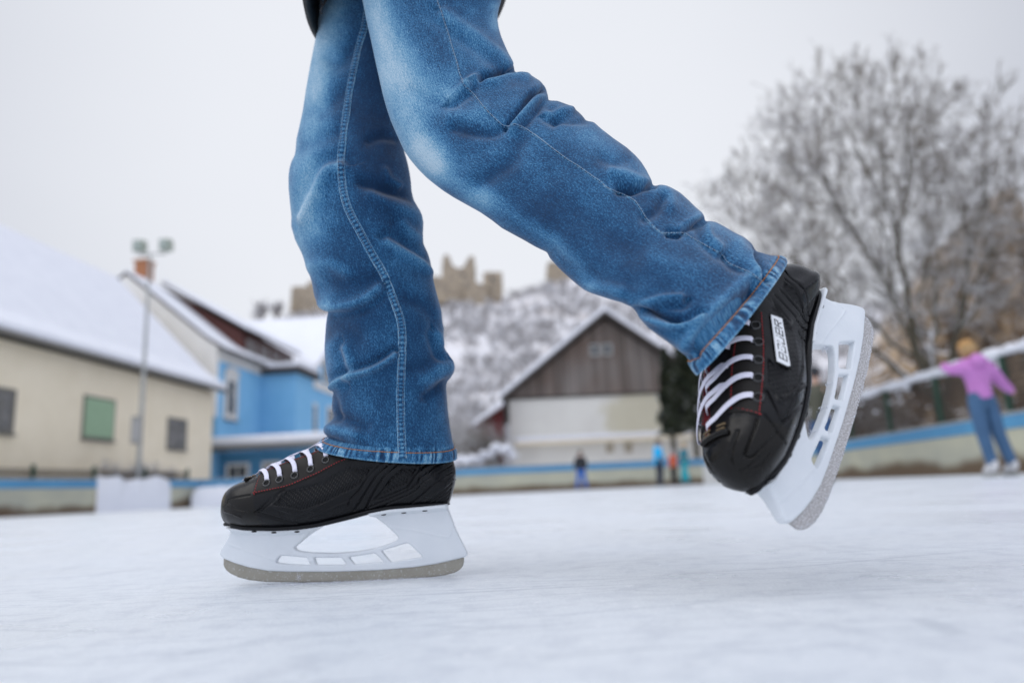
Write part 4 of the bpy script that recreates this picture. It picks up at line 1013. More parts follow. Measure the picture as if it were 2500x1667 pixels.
# body inside the clothes: one continuous skin mesh from feet to head
def skin_body(name, J, E, mat_, parent=None, sub=2, root=0):
    names = list(J); me = bpy.data.meshes.new(name); me.from_pydata([J[k][0] for k in names], [(names.index(a), names.index(b)) for a, b in E], [])
    me.materials.append(mat_); o = bpy.data.objects.new(name, me); link(o, parent)
    o.modifiers.new('skin', 'SKIN')
    me.skin_vertices[0].data[root].use_root = True if me.skin_vertices else False
    for i, k in enumerate(names):
        r_ = J[k][1]; r_ = r_ if isinstance(r_, tuple) else (r_, r_); me.skin_vertices[0].data[i].radius = r_
    s_ = o.modifiers.new('sub', 'SUBSURF'); s_.levels = sub; s_.render_levels = sub
    return o
_sh = lambda Mx, y: np.array(Mx @ Vector((loc1([(1640, y)])[0][0], 0, loc1([(1640, y)])[0][1])))
ankN, ankF = _sh(REAR_M, -60), _sh(FRONT_M, -60)
kneeN, hipN = leg2.C[int(leg2.n * .47)], leg2.C[int(leg2.n * .02)]
kneeF, hipF = leg1.C[int(leg1.n * .50)], leg1.C[int(leg1.n * .02)]
pel = (hipN + hipF) / 2 + np.array([0, 0, .05])
def tv(v): return tuple(float(c) for c in v)
J = {'pelvis': (tv(pel), (.11, .09)), 'waist': (tv(pel + [-.02, 0, .16]), (.12, .09)), 'chest': (tv(pel + [-.07, 0, .36]), (.15, .11)), 'neck': (tv(pel + [-.10, 0, .53]), .055), 'jaw': (tv(pel + [-.13, 0, .62]), .07),
     'crown': (tv(pel + [-.125, 0, .74]), .095),
     'hipN': (tv(hipN + [0, .02, -.02]), .05), 'thN': (tv(leg2.C[int(leg2.n * .24)]), .03), 'kneeN': (tv(kneeN), .03), 'shinN': (tv(leg2.C[int(leg2.n * .75)]), .026), 'ankN': (tv((ankN + leg2.C[int(leg2.n * .92)]) / 2), .022), 'hipF': (tv(hipF + [0, 0, -.02]), .05), 'thF': (tv(leg1.C[int(leg1.n * .26)]), .045), 'shinF': (tv(leg1.C[int(leg1.n * .75)]), .035), 'kneeF': (tv(kneeF), .04), 'ankF': (tv(ankF), .030),
     'shN': (tv(pel + [-.07, -.18, .44]), .05), 'elN': (tv(pel + [.06, -.24, .20]), .038), 'wrN': (tv(pel + [-.12, -.26, .06]), .025),
     'haN': (tv(pel + [-.20, -.25, .04]), .022), 'shF': (tv(pel + [-.07, .18, .44]), .05), 'elF': (tv(pel + [.02, .26, .20]), .038), 'wrF': (tv(pel + [-.16, .25, .08]), .025), 'haF': (tv(pel + [-.24, .24, .07]), .022)}
E_ = [('pelvis', 'waist'), ('waist', 'chest'), ('chest', 'neck'), ('neck', 'jaw'), ('jaw', 'crown'), ('pelvis', 'hipN'), ('hipN', 'thN'), ('thN', 'kneeN'), ('kneeN', 'shinN'), ('shinN', 'ankN'), ('pelvis', 'hipF'), ('hipF', 'thF'), ('thF', 'kneeF'), ('kneeF', 'shinF'), ('shinF', 'ankF'),
      ('chest', 'shN'), ('shN', 'elN'), ('elN', 'wrN'), ('wrN', 'haN'), ('chest', 'shF'), ('shF', 'elF'), ('elF', 'wrF'), ('wrF', 'haF')]
person = skin_body('person', J, E_, M['skin'])
tag(person, 'skater in blue jeans gliding on one foot, seen close from the hips down', 'person')
# jeans: both legs and the seat in one garment
def trouser():
    V = np.vstack([leg1.V, leg2.V]); Fq = np.vstack([leg1.F, leg2.F + len(leg1.V)])
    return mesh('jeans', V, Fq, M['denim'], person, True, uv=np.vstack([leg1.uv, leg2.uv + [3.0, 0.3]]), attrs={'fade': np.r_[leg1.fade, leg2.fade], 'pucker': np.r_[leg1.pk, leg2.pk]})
jeans = trouser()
st_ = {'hipN': (tv(hipN + [0, 0.02, .02]), (.10, .10)), 'pelvis': (tv(pel + [0, 0, .04]), (.14, .11)), 'hipF': (tv(hipF + [0, -.02, .02]), (.10, .10)), 'waist': (tv(pel + [-.02, 0, .18]), (.13, .13))}
o = skin_body('jeans_seat', st_, [('hipN', 'pelvis'), ('pelvis', 'hipF'), ('pelvis', 'waist')], mat('denim_plain', (.045, .15, .32), .9), jeans)

I4 = Matrix.Identity(4)
def on_leg(lg, pts, off):
    h = cast(lg.tree, I4, pts); P = np.array([a for a, _ in h]); Nn = np.array([b for _, b in h])
    for i in range(len(P)):
        if Nn[i] @ (CP - P[i]) < 0: Nn[i] = -Nn[i]
    return P + Nn * off, Nn
def gs1(P, s=2.0): return gsm(P, s)
def strip(name, lg, line, half, off, step, mat_, parent, prof=None, ufreq=.0055, edge_fade=.34):
    ln = resample(catmull(line, 8), step); P, Nn = on_leg(lg, ln, 0); P = gs1(P, 1.5); Nn = gs1(Nn, 2.5); Nn /= np.linalg.norm(Nn, axis=1)[:, None]
    T = np.gradient(P, axis=0); T /= np.linalg.norm(T, axis=1)[:, None]; W = np.cross(T, Nn); W /= np.linalg.norm(W, axis=1)[:, None]
    us = np.linspace(-1, 1, 15); V = []; uv = []; fd = []; pk = []
    s = np.r_[0, np.cumsum(np.linalg.norm(np.diff(P, axis=0), axis=1))]
    for i in range(len(P)):
        for u in us:
            q = P[i] + W[i] * half * u
            h = lg.tree.find_nearest(Vector(q)); q = np.array(h[0]); n_ = Nn[i]
            puck = math.sin(s[i] * 2 * PI / ufreq + 1.7 * math.sin(s[i] * 160) + 1.2 * math.sin(s[i] * 57))
            inner = math.exp(-((abs(u) - .55) / .16) ** 2)
            V.append(q + n_ * (off * (1 - abs(u) ** 8 * 1.3) - .0006 * inner + .0003 * puck * (1 - u * u)))
            uv.append((u * half, s[i])); fd.append(.36 + edge_fade * (abs(u) > .80) + .06); pk.append((.19 * puck - .02) * (abs(u) < .75) - .22 * inner)
    nU = len(us); Fq = grid_faces(len(P), nU, False)
    return mesh(name, V, Fq, mat_, parent, True, uv=uv, attrs={'fade': fd, 'pucker': pk}), P, Nn, W
IN = A3([(600, 120), (575, 230), (545, 330), (520, 440), (500, 540), (480, 650), (465, 760), (450, 860), (440, 960), (430, 1040), (425, 1100), (428, 1170), (435, 1250), (445, 1320), (460, 1380), (480, 1440), (512, 1505)])[0:16] + \
     A4([(415, 20), (440, 75), (470, 130), (505, 195), (540, 260), (577, 325), (610, 380), (638, 435), (660, 490), (680, 545), (700, 600), (720, 655), (735, 720), (740, 790), (740, 850), (738, 925), (735, 1000), (732, 1075), (730, 1150), (731, 1225), (732, 1300), (735, 1375), (738, 1450), (742, 1515)])
IN = [(905, -60)] + IN
seamo, P_, N_, W_ = strip('inseam', leg1, IN, .0054, .0016, 2.0, M['denim'], jeans)
def thread(name, P, Nn, off, step, frac, r, mat_, parent):
    q = resample(P, step); mb = MB(); nn = np.stack([np.interp(np.linspace(0, 1, len(q)), np.linspace(0, 1, len(Nn)), Nn[:, k]) for k in range(3)], 1)
    for i in range(len(q) - 1): mb.tube([q[i] + nn[i] * off, q[i] + (q[i + 1] - q[i]) * frac + nn[i] * off], r, 5)
    return mb.build(name, mat_, parent, True)
thread('inseam_stitching', np.vstack([P_ + W_ * .0030]), N_, .0010, .0028, .66, .00022, M['thread_pale'], jeans)
thread('inseam_stitching', np.vstack([P_ - W_ * .0030]), N_, .0010, .0028, .66, .00022, M['thread_pale'], jeans)
OUT = [(1062, -80)] + A3([(1085, 0), (1110, 65), (1130, 130), (1150, 200), (1170, 270), (1190, 335), (1210, 400), (1225, 450), (1242, 510), (1270, 585), (1305, 620), (1340, 655), (1385, 710), (1430, 762), (1480, 815), (1530, 860), (1575, 868), (1610, 852), (1650, 865), (1700, 890), (1750, 925), (1800, 960), (1850, 1000)]) + \
      A5([(50, 285), (120, 340), (180, 385), (240, 430), (295, 463), (350, 502), (415, 548), (480, 595), (540, 620), (600, 650), (635, 695), (660, 740), (700, 785), (750, 825), (810, 832), (870, 830), (915, 855), (960, 880), (1020, 912), (1080, 945), (1110, 990), (1180, 1022), (1250, 1055), (1300, 1092)])
P2, N2 = on_leg(leg2, resample(catmull(OUT, 6), 2.0), 0); P2 = gs1(P2, 1.5); N2 = gs1(N2, 2)
so2, _, _, W2 = strip('outseam', leg2, OUT, .0016, .0008, 2.0, M['denim'], jeans, edge_fade=.20)
thread('outseam_stitching', P2, N2, .0012, .0026, .74, .00030, M['thread_pale'], jeans)
def hem_thread(lg, dv):
    i = int(np.argmin(np.abs((lg.vlen[-1] - lg.vlen) - dv))); ring = lg.hem_ring[i]; nn = lg.nn[i]
    q = np.vstack([ring, ring[:1]]); n2 = np.vstack([nn, nn[:1]]); thread('hem_stitching', q, n2, .0009, .0030, .8, .00055, M['thread_orange'], jeans)
hem_thread(leg1, .0115); hem_thread(leg2, .0118)

# jacket: a quilted black tube over the torso, its hem just entering the picture
M['jacket'] = mat('black_jacket', (.008, .008, .009), .55, (.013, .013, .014), 20, bump=.004, bscale=30)
def jacket():
    rings = []; c0 = at(1003, 30, 1.09)
    zs = [0, .006, .03, .06, .12, .2, .3, .4, .48, .53, .56]
    ax = [.143, .146, .148, .146, .142, .145, .155, .165, .14, .09, .065]; ay = [.19, .19, .19, .19, .18, .18, .195, .215, .17, .10, .065]
    lean = [0, 0, 0, -.003, -.01, -.02, -.04, -.06, -.075, -.085, -.09]; n_ = 96; V = []
    def ring(k, ins=0):
        for j in range(n_):
            a = 2 * PI * j / n_; x = math.cos(a) * (ax[k] - ins); y = math.sin(a) * (ay[k] - ins)
            wob = .004 * math.sin(7 * a + k) * (k > 0)
            z = zs[k] + .035 * math.cos(a) * (k < 4) * (1 - k / 5)     # lower at the front than at the back
            V.append((c0[0] + lean[k] + x * (1 + wob), c0[1] - .02 + y * (1 + wob), c0[2] + z))
    k0 = 0
    ring(3, .012); ring(0, .008); 
    for k in range(len(zs)): ring(k)
    Fq = grid_faces(len(zs) + 2, n_)
    return mesh('jacket', V, Fq, M['jacket'], person, True), c0
jk, jc = jacket()
# sleeves
for nm in 'NF':
    Js = {k: (J[k + nm][0], r_) for k, r_ in (('sh', .075), ('el', .058), ('wr', .045))}
    skin_body('sleeve', Js, [('sh', 'el'), ('el', 'wr')], M['jacket'], jk)
# hem toggle: cord loop with its lock on the front edge of the jacket
tg = MB(); tp = at(790, 10, 1.06)
tg.tube([at(777, -20, 1.05), at(783, 4, 1.045), at(788, 16, 1.043), at(782, 26, 1.045), at(785, 34, 1.05)], .0016, 8); tg.tube([at(800, -16, 1.05), at(790, 14, 1.043), at(800, -4, 1.05)], .0013, 8)
tg.build('drawcord', mat('grey_cord', (.06, .06, .065), .6), jk, True)
hp = MB(); hp.blob(tuple(at(767, 32, 1.085)), (.010, .02, .016), 3, .1); hp.build('hem_fold', M['jacket'], jk, True)
# ================================================================== THE SETTING
# ground sheets: snow everywhere, the ice of the rink 4 mm above it
MB().box(-900, 900, -60, 1500, -.6, -.004).build('ground', M['snow'])['kind'] = 'structure'
ZW = 1.1                                                   # height of the rink wall
def gx(px, zd): return (px - CX) / F * zd
def wpt(px, zd): p = at(px, horizon_y(px), zd); return (float(p[0]), float(p[1]))
def horizon_y(x): a = (x - CX) / F; return CY + F * (FW[2] + a * RT[2]) / UP[2]
WL0, WL1 = wpt(0, 20.8), wpt(487, 29.3)
WR1, WR0 = wpt(1842, 31.0), wpt(2500, 13.1)
def lerp(a, b, t): return (a[0] + (b[0] - a[0]) * t, a[1] + (b[1] - a[1]) * t)
WLs = lerp(WL1, WL0, 3.0); WRs = lerp(WR1, WR0, 1.8)
ice = MB().prism([(-19, -20), WL1, WR1, (14, -20)], -.3, 0, 'z').build('ice', M['ice']); ice['kind'] = 'structure'

def seg_box(mb, a, b, t, z0, z1, off=0.0):                  # wall piece from a to b, thickness t to the outside (left of a->b)
    dx, dy = b[0] - a[0], b[1] - a[1]; l = math.hypot(dx, dy); nx, ny = -dy / l, dx / l
    p = [(a[0] + nx * off, a[1] + ny * off), (b[0] + nx * off, b[1] + ny * off), (b[0] + nx * (off + t), b[1] + ny * (off + t)), (a[0] + nx * (off + t), a[1] + ny * (off + t))]
    return mb.prism(p, z0, z1, 'z')
def rink_wall(a, b, label, t=.22, group='concrete walls round the ice rink', z1=ZW, panel=None):
    e = empty('rink_wall', (a[0], a[1], 0), label=label, cat='wall', group=group)
    A, B_ = (0, 0), (b[0] - a[0], b[1] - a[1])
    seg_box(MB(), A, B_, t, -.05, z1 - .30).build('wall_panel', panel or M['concrete'], e)
    seg_box(MB(), A, B_, t + .05, z1 - .30, z1 - .05, -.025).build('rail', M['rail_blue'], e, bevel=.012)
    seg_box(MB(), A, B_, t + .10, z1 - .05, z1, -.04).build('coping', mat('grey_coping', (.30, .31, .30), .8, (.40, .41, .42), 3), e, bevel=.01)
    return e
def on_line(a, b, px):                                      # where the line a-b crosses the picture column px
    lo, hi = -3.0, 4.0
    f = lambda t: proj(np.array([*lerp(a, b, t), .5]))[0] - px
    best = min(np.linspace(-2.0, 2.5, 4501), key=lambda t: abs(f(t)) if (np.array([*lerp(a, b, t), .5]) - CP) @ FW > 1 else 1e9)
    return lerp(a, b, float(best))
qL1, qL2 = on_line(WL0, WL1, 234), on_line(WL0, WL1, 414)
rink_wall(WLs, qL1, 'long concrete rink wall with blue rail under the cream house')
rink_wall(qL2, WL1, 'short stub of concrete rink wall right of the snow-filled gap')
qF = on_line(WL1, WR1, 900)
rink_wall((WL1[0], WL1[1] + .02), qF, 'rink wall with blue rail and white boards in front of the blue house', panel=M['white_trim'])
qG = on_line(WL1, WR1, 1716)
rink_wall(qF, qG, 'stained concrete rink wall with blue rail in front of the wooden barn')
rink_wall(qG, WR1, 'white-boarded piece of rink wall beside the group of three skaters', panel=M['white_trim'])
rink_wall((WR1[0] + .02, WR1[1]), WRs, 'concrete rink wall with blue rail along the right, under the slatted fence')

# ploughed snow
def heap(name, label, a, b, h, depth, seed, front=.25):
    n, m = 44, 16; V = []; rn = np.random.default_rng(seed)
    ph = rn.uniform(0, 6, 8); dx, dy = b[0] - a[0], b[1] - a[1]; l = math.hypot(dx, dy); ux, uy = dx / l, dy / l; nx, ny = uy, -ux
    for i in range(n):
        u = i / (n - 1)
        for j in range(m):
            v = j / (m - 1)
            prof = min(1, (v / .07) ** .6) * (1 - .1 * v)
            z = h * prof * (1 + .06 * math.sin(9 * u + ph[0]) + .05 * math.sin(23 * u + ph[1] + 3 * v) + .03 * math.sin(51 * u + 9 * v + ph[2])) * min(1, (u + .01) * 70, (1.01 - u) * 70)
            o = front * (1 + .3 * math.sin(6 * u + ph[3])) - v ** 1.5 * (depth + front)
            V.append((a[0] + ux * l * u + nx * o, a[1] + uy * l * u + ny * o, max(z, -.02) if j else -.02))
    o = mesh(name, V, grid_faces(n, m, False), M['snow'], None, True)
    return tag(o, label, 'snow', None)
heap('snow_pile', 'heap of ploughed snow filling the gap in the left rink wall', qL1, qL2, 1.10, .9, 3, .06)
heap('snow_bank', 'low bank of snow along the white boards behind the standing skate', (WL1[0] - .02, WL1[1] - .30), (qF[0] - 1, qF[1] - .3), .78, .3, 5, .4)

# ------------------------------------------------------------------ fences with green posts
def fence(a, b, z0, z1, label, nslat, cap, group, postgap=2.5, lean=0.0):
    e = empty('fence', (a[0], a[1], z0), label=label, cat='fence', group=group)
    dx, dy = b[0] - a[0], b[1] - a[1]; l = math.hypot(dx, dy); n = max(1, round(l / postgap)); H = z1 - z0
    sl = MB(); rn = random.Random(int(l * 10))
    for k in range(nslat):
        z = H * (k + .35) / nslat
        seg_box(sl, (0, 0), (dx, dy), .018, z, z + H / nslat * .62, .0 if k % 2 else .02)
    sl.build('slats', M['slat'], e)
    for k in range(n + 1):
        t = k / n; p = MB(); x, y = dx * t, dy * t; ux, uy = dx / l, dy / l
        p.prism([(x - .05, y - .05), (x + .05, y - .05), (x + .05, y + .05), (x - .05, y + .05)], 0, H + .06, 'z').blob((x, y, H + .09), (.07, .07, .05), k, .0, 2)
        p.build('post', M['green_post'], e)
    if cap:
        m_ = int(l / .12); V = []; ny_, nx_ = dx / l, -dy / l
        for i in range(m_ + 1):
            t = i / m_; r_ = cap * (1 + .25 * math.sin(i * .9) * math.sin(i * .37 + 1) + rn.uniform(-.12, .12))
            for j in range(12):
                q = 2 * PI * j / 12; o = math.cos(q) * r_ * .85; z = H + .05 + (math.sin(q) * (r_ if math.sin(q) > 0 else r_ * (.45 + .5 * abs(math.sin(i * .21)))))
                V.append((dx * t + nx_ * o, dy * t + ny_ * o, z))
        mesh('snow_cap', V, grid_faces(m_ + 1, 12), M['snow'], e, True)
        c = MB()
        for i in range(int(l * 1.6)):
            t = rn.random(); s_ = rn.uniform(.04, .11); c.blob((dx * t + rn.uniform(-.15, .1), dy * t, H - rn.uniform(.05, .5)), (s_, s_ * 1.3, s_ * .8), i, .3, 1)
        k_ = c.build('snow_lumps', M['snow'], e, True); k_['kind'] = 'stuff'
    return e
FR1, FR0 = (WR1[0] + .30, WR1[1]), (WRs[0] + .30, WRs[1])
fence(FR1, FR0, ZW + .0, ZW + 1.10, 'brown slatted fence with green posts and a thick cap of snow, right of the rink', 15, .12, 'fences with green posts', 2.55)
fence((WLs[0] - .4, WLs[1]), (WL1[0] - .4, WL1[1] - .3), ZW - .1, ZW + .30, 'low dark fence with green posts behind the left rink wall', 9, 0, 'fences with green posts', 2.45)

# ------------------------------------------------------------------ left houses, set out along one street line
KH = 1.07
ANG = -math.atan(.083)
def house(name, ox, oy, label, cat='house'):
    return empty(name, (ox * KH, oy * KH, 0), ANG, label, cat)
def hp_(e, px, py, x=0.0):                                  # picture point -> (y, z) on the house's facade plane
    c, s_ = math.cos(ANG), math.sin(ANG); o = np.array([e.location.x, e.location.y, 0]) + np.array([c, s_, 0]) * x; n = np.array([c, s_, 0])
    d = ray(np.array(float(px)), np.array(float(py))); t = ((o - CP) @ n) / (d @ n); P = CP + d * t - np.array([e.location.x, e.location.y, 0])
    return float(P @ np.array([-s_, c, 0])), float(P[2])
def window(e, rect, x, depth=.12, fr=.10, name='window', glass=None, frame=None, mull=1, sill=True):
    y0, y1, z0, z1 = rect
    f = MB()
    for b in ((y0 - fr, y0, z0 - fr, z1 + fr), (y1, y1 + fr, z0 - fr, z1 + fr), (y0, y1, z1, z1 + fr), (y0, y1, z0 - fr, z0)): f.box(x - .04, x + .04, b[0], b[1], b[2], b[3])
    fo = f.build(name, frame or M['white_trim'], e, bevel=.01)
    MB().box(x - .02, x + .012, y0, y1, z0, z1).build('pane', glass or M['glass'], fo)
    if mull:
        g = MB(); ym = (y0 + y1) / 2; g.box(x - .01, x + .03, ym - .03, ym + .03, z0, z1).box(x - .01, x + .028, y0, ym - .031, (z0 + z1) / 2 + .2, (z0 + z1) / 2 + .25).box(x - .01, x + .028, ym + .031, y1, (z0 + z1) / 2 + .2, (z0 + z1) / 2 + .25)
        g.build('glazing_bar', frame or M['white_trim'], fo)
    if sill: MB().box(x + .041, x + .14, y0 - fr - .03, y1 + fr + .03, z0 - fr - .06, z0 - fr).build('sill', M['gutter'], fo)
    return fo
def rect_px(e, x0, x1, y0, y1, x=0.0):
    a, _ = hp_(e, x0, (y0 + y1) / 2, x); b, _ = hp_(e, x1, (y0 + y1) / 2, x); xm = (x0 + x1) / 2
    _, z1 = hp_(e, xm, y0, x); _, z0 = hp_(e, xm, y1, x); return (min(a, b), max(a, b), z0, z1)
def slab(mb, pts, y0, y1, th):                              # roof skin following a profile of (x, z)
    n = len(pts); V = [(x, y, z) for y in (y0, y1) for x, z in list(pts) + [(x, z + th) for x, z in pts]]; k = 2 * n; Fc = []
    for i in range(n - 1):
        Fc += [(i, i + 1, k + i + 1, k + i), (n + i, k + n + i, k + n + i + 1, n + i + 1), (i, n + i, n + i + 1, i + 1), (k + i, k + i + 1, k + n + i + 1, k + n + i)]
    for i in (0, n - 1): Fc.append((i, k + i, k + n + i, n + i))
    return mb.add(V, Fc)

# cream house
ch = house('cream_house', -14.0, 34.0, 'cream rendered house with a huge snow-covered roof, left of the floodlight')
ze = 5.2 * KH + .1; zr = 10.9 * KH; xr = -5.3 * KH; Lc = -26
MB().box(-10.6 * KH, 0, Lc, 0, -.3, ze - .15).prism([(-10.6 * KH, ze - .15), (0, ze - .15), (xr, zr - .35)], -.32, -.02, 'y').prism([(-10.6 * KH, ze - .15), (0, ze - .15), (xr, zr - .35)], Lc + .02, Lc + .3, 'y').build('wall', M['stucco_cream'], ch)
prof = [(.55, ze - .12), (-.5, ze + .62), (-1.8, ze + 1.95), (xr, zr), (-8.9, ze + 1.9), (-11.4, ze - .1)]
rf = slab(MB(), prof, Lc - .3, .35, .12).build('roof', M['gutter'], ch)
slab(MB(), [(x, z + .123) for x, z in prof], Lc - .28, .33, .24).build('roof_snow', M['snow'], rf, bevel=.1)
MB().tube([(.62, Lc - .3, ze - .12), (.62, .35, ze - .12)], .08, 10).build('gutter', M['gutter'], ch, True)
r1_ = rect_px(ch, 204, 275, 975, 1068); fo = window(ch, r1_, 0.0, fr=.09, mull=0, frame=M['gutter'], name='window')
sh = MB()
for k in range(14):
    z = r1_[2] + (r1_[3] - r1_[2]) * k / 14; sh.box(.015, .055, r1_[0], r1_[1], z + .008, z + (r1_[3] - r1_[2]) / 14)
sh.build('roller_shutter', M['shutter_green'], fo)
window(ch, rect_px(ch, -30, 27, 955, 1046), 0, fr=.14, frame=M['gutter'], glass=M['curtain'])
window(ch, rect_px(ch, 410, 452, 1026, 1092), 0, fr=.10, frame=M['gutter'], glass=M['curtain'])

# blue house with white gable
bh = house('blue_house', -14.7, 36.2, 'bright blue house with white gable, brown dormer and orange chimney')
D_ = 10.3
zc = 7.1 * KH; zeB = 8.0 * KH; zrB = 12.1 * KH; xB = -5.35
MB().box(-10.7, 0, .0, D_, -.3, zc).build('wall', M['blue_wall'], bh)
MB().box(-10.7, .12, -.02, D_ + .02, zc + .002, zeB - .02).box(0, .22, .0, D_, zeB - .32, zeB - .05).build('cornice', M['white_trim'], bh, bevel=.03)
MB().prism([(-10.8, zc - 3), (.02, zc - 3), (.02, zeB - .22), (xB, zrB - .26), (-10.8, zeB - .22)], -.26, -.03, 'y').build('gable_wall', M['stucco_white'], bh)
prof = [(.5, zeB - .50), (-.6, zeB + .22), (xB, zrB - .22), (-11.3, zeB - .3)]
rf = slab(MB(), prof, -.3, D_ + .1, .14).build('roof', M['fascia'], bh)
slab(MB(), [(x, z + .143) for x, z in prof], -.28, D_ + .08, .12).build('roof_snow', M['snow'], rf, bevel=.08)
dm = MB(); dx0 = -.35; dy0, dy1 = 3.4, D_ + .9
ztop = hp_(bh, 560, 796, dx0)[1]; zbt = ztop - 1.75
dm.prism([(xB + .2, zrB - .1), (dx0, ztop), (dx0, zbt), (xB + .2, zrB - 2.2)], dy0, dy1, 'y'); dmo = dm.build('dormer', M['brown_paint'], bh)
slab(MB(), [(dx0 + .45, ztop - .02), (xB + .1, zrB + .14)], dy0 - .35, dy1 + .3, .10).build('dormer_roof', M['fascia'], dmo)
slab(MB(), [(dx0 + .43, ztop + .085), (xB + .1, zrB + .245)], dy0 - .33, dy1 + .28, .22).build('roof_snow', M['snow'], dmo, bevel=.06)
ww = (dy1 - dy0 - .9) / 4
for k in range(4):
    y0 = dy0 + .35 + k * (ww + .1); window(dmo, (y0 + .1, y0 + ww - .1, zbt + .3, ztop - .28), dx0 + .03, fr=.06, frame=M['brown_paint'], glass=M['curtain'], sill=False)
cz = 13.5 * KH
cm = MB().box(xB - 1.05, xB - .30, 2.1, 2.85, zrB - 1.4, cz - .22).build('chimney', M['brick'], bh)
MB().box(xB - 1.13, xB - .22, 2.0, 2.93, cz - .22, cz - .06).build('chimney_cap', mat('chimney_cap', (.40, .22, .13), .8), cm, bevel=.03)
r_ = rect_px(bh, 553, 572, 930, 1010); fw_ = window(bh, r_, .03, fr=.34, mull=1)
MB().prism([(r_[0] - .4, r_[3] + .34), (r_[1] + .4, r_[3] + .34), (r_[1] + .2, r_[3] + .62), ((r_[0] + r_[1]) / 2, r_[3] + .80), (r_[0] - .2, r_[3] + .62)], .0, .14, 'x').build('window_hood', M['white_trim'], fw_, bevel=.02)
# square bay under its own dark-edged roof
by0 = hp_(bh, 636, 990)[0]; bx = 2.2; by1 = by0 + 2.9; bz = 7.15 * KH
bay = MB().box(.0, bx, by0, by1, -.3, bz).build('bay', M['blue_wall'], bh)
MB().box(-.1, bx + .35, by0 - .35, by1 + .35, bz + .002, bz + .32).build('bay_fascia', M['fascia'], bay)
MB().box(-.08, bx + .33, by0 - .33, by1 + .33, bz + .325, bz + .62).build('roof_snow', M['snow'], bay, bevel=.12)
# ground-floor wing with its canopy of snow
gy0 = 1.0
def hx(px, zd): p = at(px, 1130, zd); c, s_ = math.cos(ANG), math.sin(ANG); v = p - np.array([bh.location.x, bh.location.y, 0]); return float(v @ np.array([c, s_, 0])), float(v @ np.array([-s_, c, 0]))
wx1, wy1 = hx(778, 38.5)
wing = house('shop_wing', -14.7, 36.2, 'low blue wing with snow-laden canopy and white-framed window, under the blue house', 'annex')
wz = 2.62 * KH
MB().box(-.6, wx1, .35, wy1 - .1, -.3, wz - .08).build('wall', mat('teal_blue_wall', (.055, .20, .36), .85, (.07, .23, .40), 1), wing)
MB().box(-1.3, wx1 + .8, -.55, wy1 + .3, wz, wz + .16).build('canopy', M['gutter'], wing)
MB().box(-1.28, wx1 + .78, -.53, wy1 + .28, wz + .165, wz + .70).build('canopy_snow', M['snow'], wing, bevel=.22)
def front_window(e, xa, xb, za, zb_, y, fr=.14):
    f = MB()
    for b in ((xa - fr, xa, za - fr, zb_ + fr), (xb, xb + fr, za - fr, zb_ + fr), (xa, xb, zb_, zb_ + fr), (xa, xb, za - fr, za)): f.box(b[0], b[1], y - .05, y + .03, b[2], b[3])
    fo = f.build('window', M['white_trim'], e, bevel=.01); MB().box(xa, xb, y - .015, y + .01, za, zb_).build('pane', M['glass'], fo)
    MB().box((xa + xb) / 2 - .03, (xa + xb) / 2 + .03, y - .035, y - .018, za, zb_).build('glazing_bar', M['white_trim'], fo)
a_, _ = hx(565, 38.9); b_, _ = hx(610, 38.9)
front_window(wing, a_, b_, 1.25, 2.0, .32)
a_, _ = hx(655, 38.9); b_, _ = hx(690, 38.9); front_window(wing, a_, b_, 1.35, 2.0, .32)
# second blue house: white roof plane towards us, gable towards the rink
b2 = house('gabled_blue_house', -12.9, 46.9, 'farther blue house with broad white roof, next to the standing leg')
z2e = 8.3 * KH; z2r = 13.2 * KH; rl = 7.6
MB().box(-11, 0, .0, 2 * rl, -.3, z2e - .7).prism([(.02, z2e - .7), (2 * rl - .02, z2e - .7), (2 * rl - .02, z2e), (rl, z2r - .15), (.02, z2e)], -11, -.01, 'x').build('wall', M['blue_wall'], b2)
MB().box(0, .16, 0, 2 * rl, z2e - 1.3, z2e - .72).build('cornice', M['white_trim'], b2, bevel=.03)
rr2 = MB().prism([(-.35, z2e - .25), (rl, z2r), (2 * rl + .3, z2e - .2), (2 * rl + .3, z2e), (rl, z2r + .2), (-.35, z2e - .03)], -13, .35, 'x').build('roof', M['white_trim'], b2)
MB().prism([(-.33, z2e - .02), (rl, z2r + .205), (2 * rl + .28, z2e + .01), (2 * rl + .28, z2e + .25), (rl, z2r + .47), (-.33, z2e + .25)], -12.95, .33, 'x').build('roof_snow', M['snow'], rr2, bevel=.08)
for (xa, xb, ya, yb) in ((790, 806, 885, 925), (757, 770, 990, 1055), (800, 815, 1000, 1060)):
    window(b2, rect_px(b2, xa, xb, ya, yb), .03, fr=.22)

# ------------------------------------------------------------------ floodlight mast
pb = at(336, 1180, 26.4); pt = at(372, 590, 26.4); zt_ = float(pt[2]) + .15
fl = empty('floodlight_mast', (float(pb[0]), float(pb[1]), 0), label='tall grey floodlight mast with two lamp heads in front of the cream house', cat='floodlight')
MB().tube([(0, 0, -.05), (0, 0, 3.2), (0, 0, zt_ * .72), (0, 0, zt_)], [.085, .075, .06, .045], 12).build('pole', M['galv'], fl, True)
MB().tube([(-.42, 0, zt_ - .02), (.62, 0, zt_ - .02)], .035, 8).build('crossarm', M['galv'], fl, True)
for sx in (-.40, .60):
    h = MB().prism([(-.22, zt_ + .04), (-.25, zt_ + .50), (.18, zt_ + .56), (.24, zt_ + .12)], sx - .19, sx + .19, 'x').build('lamp_head', M['lamp'], fl, bevel=.03)
    MB().box(sx - .155, sx + .155, -.275, -.255, zt_ + .12, zt_ + .44).build('lamp_glass', M['lampglass'], h)
MB().box(-.26, .14, -.20, -.10, 2.35, 3.35).build('switch_box', mat('grey_box', (.30, .30, .29), .5), fl, bevel=.02)
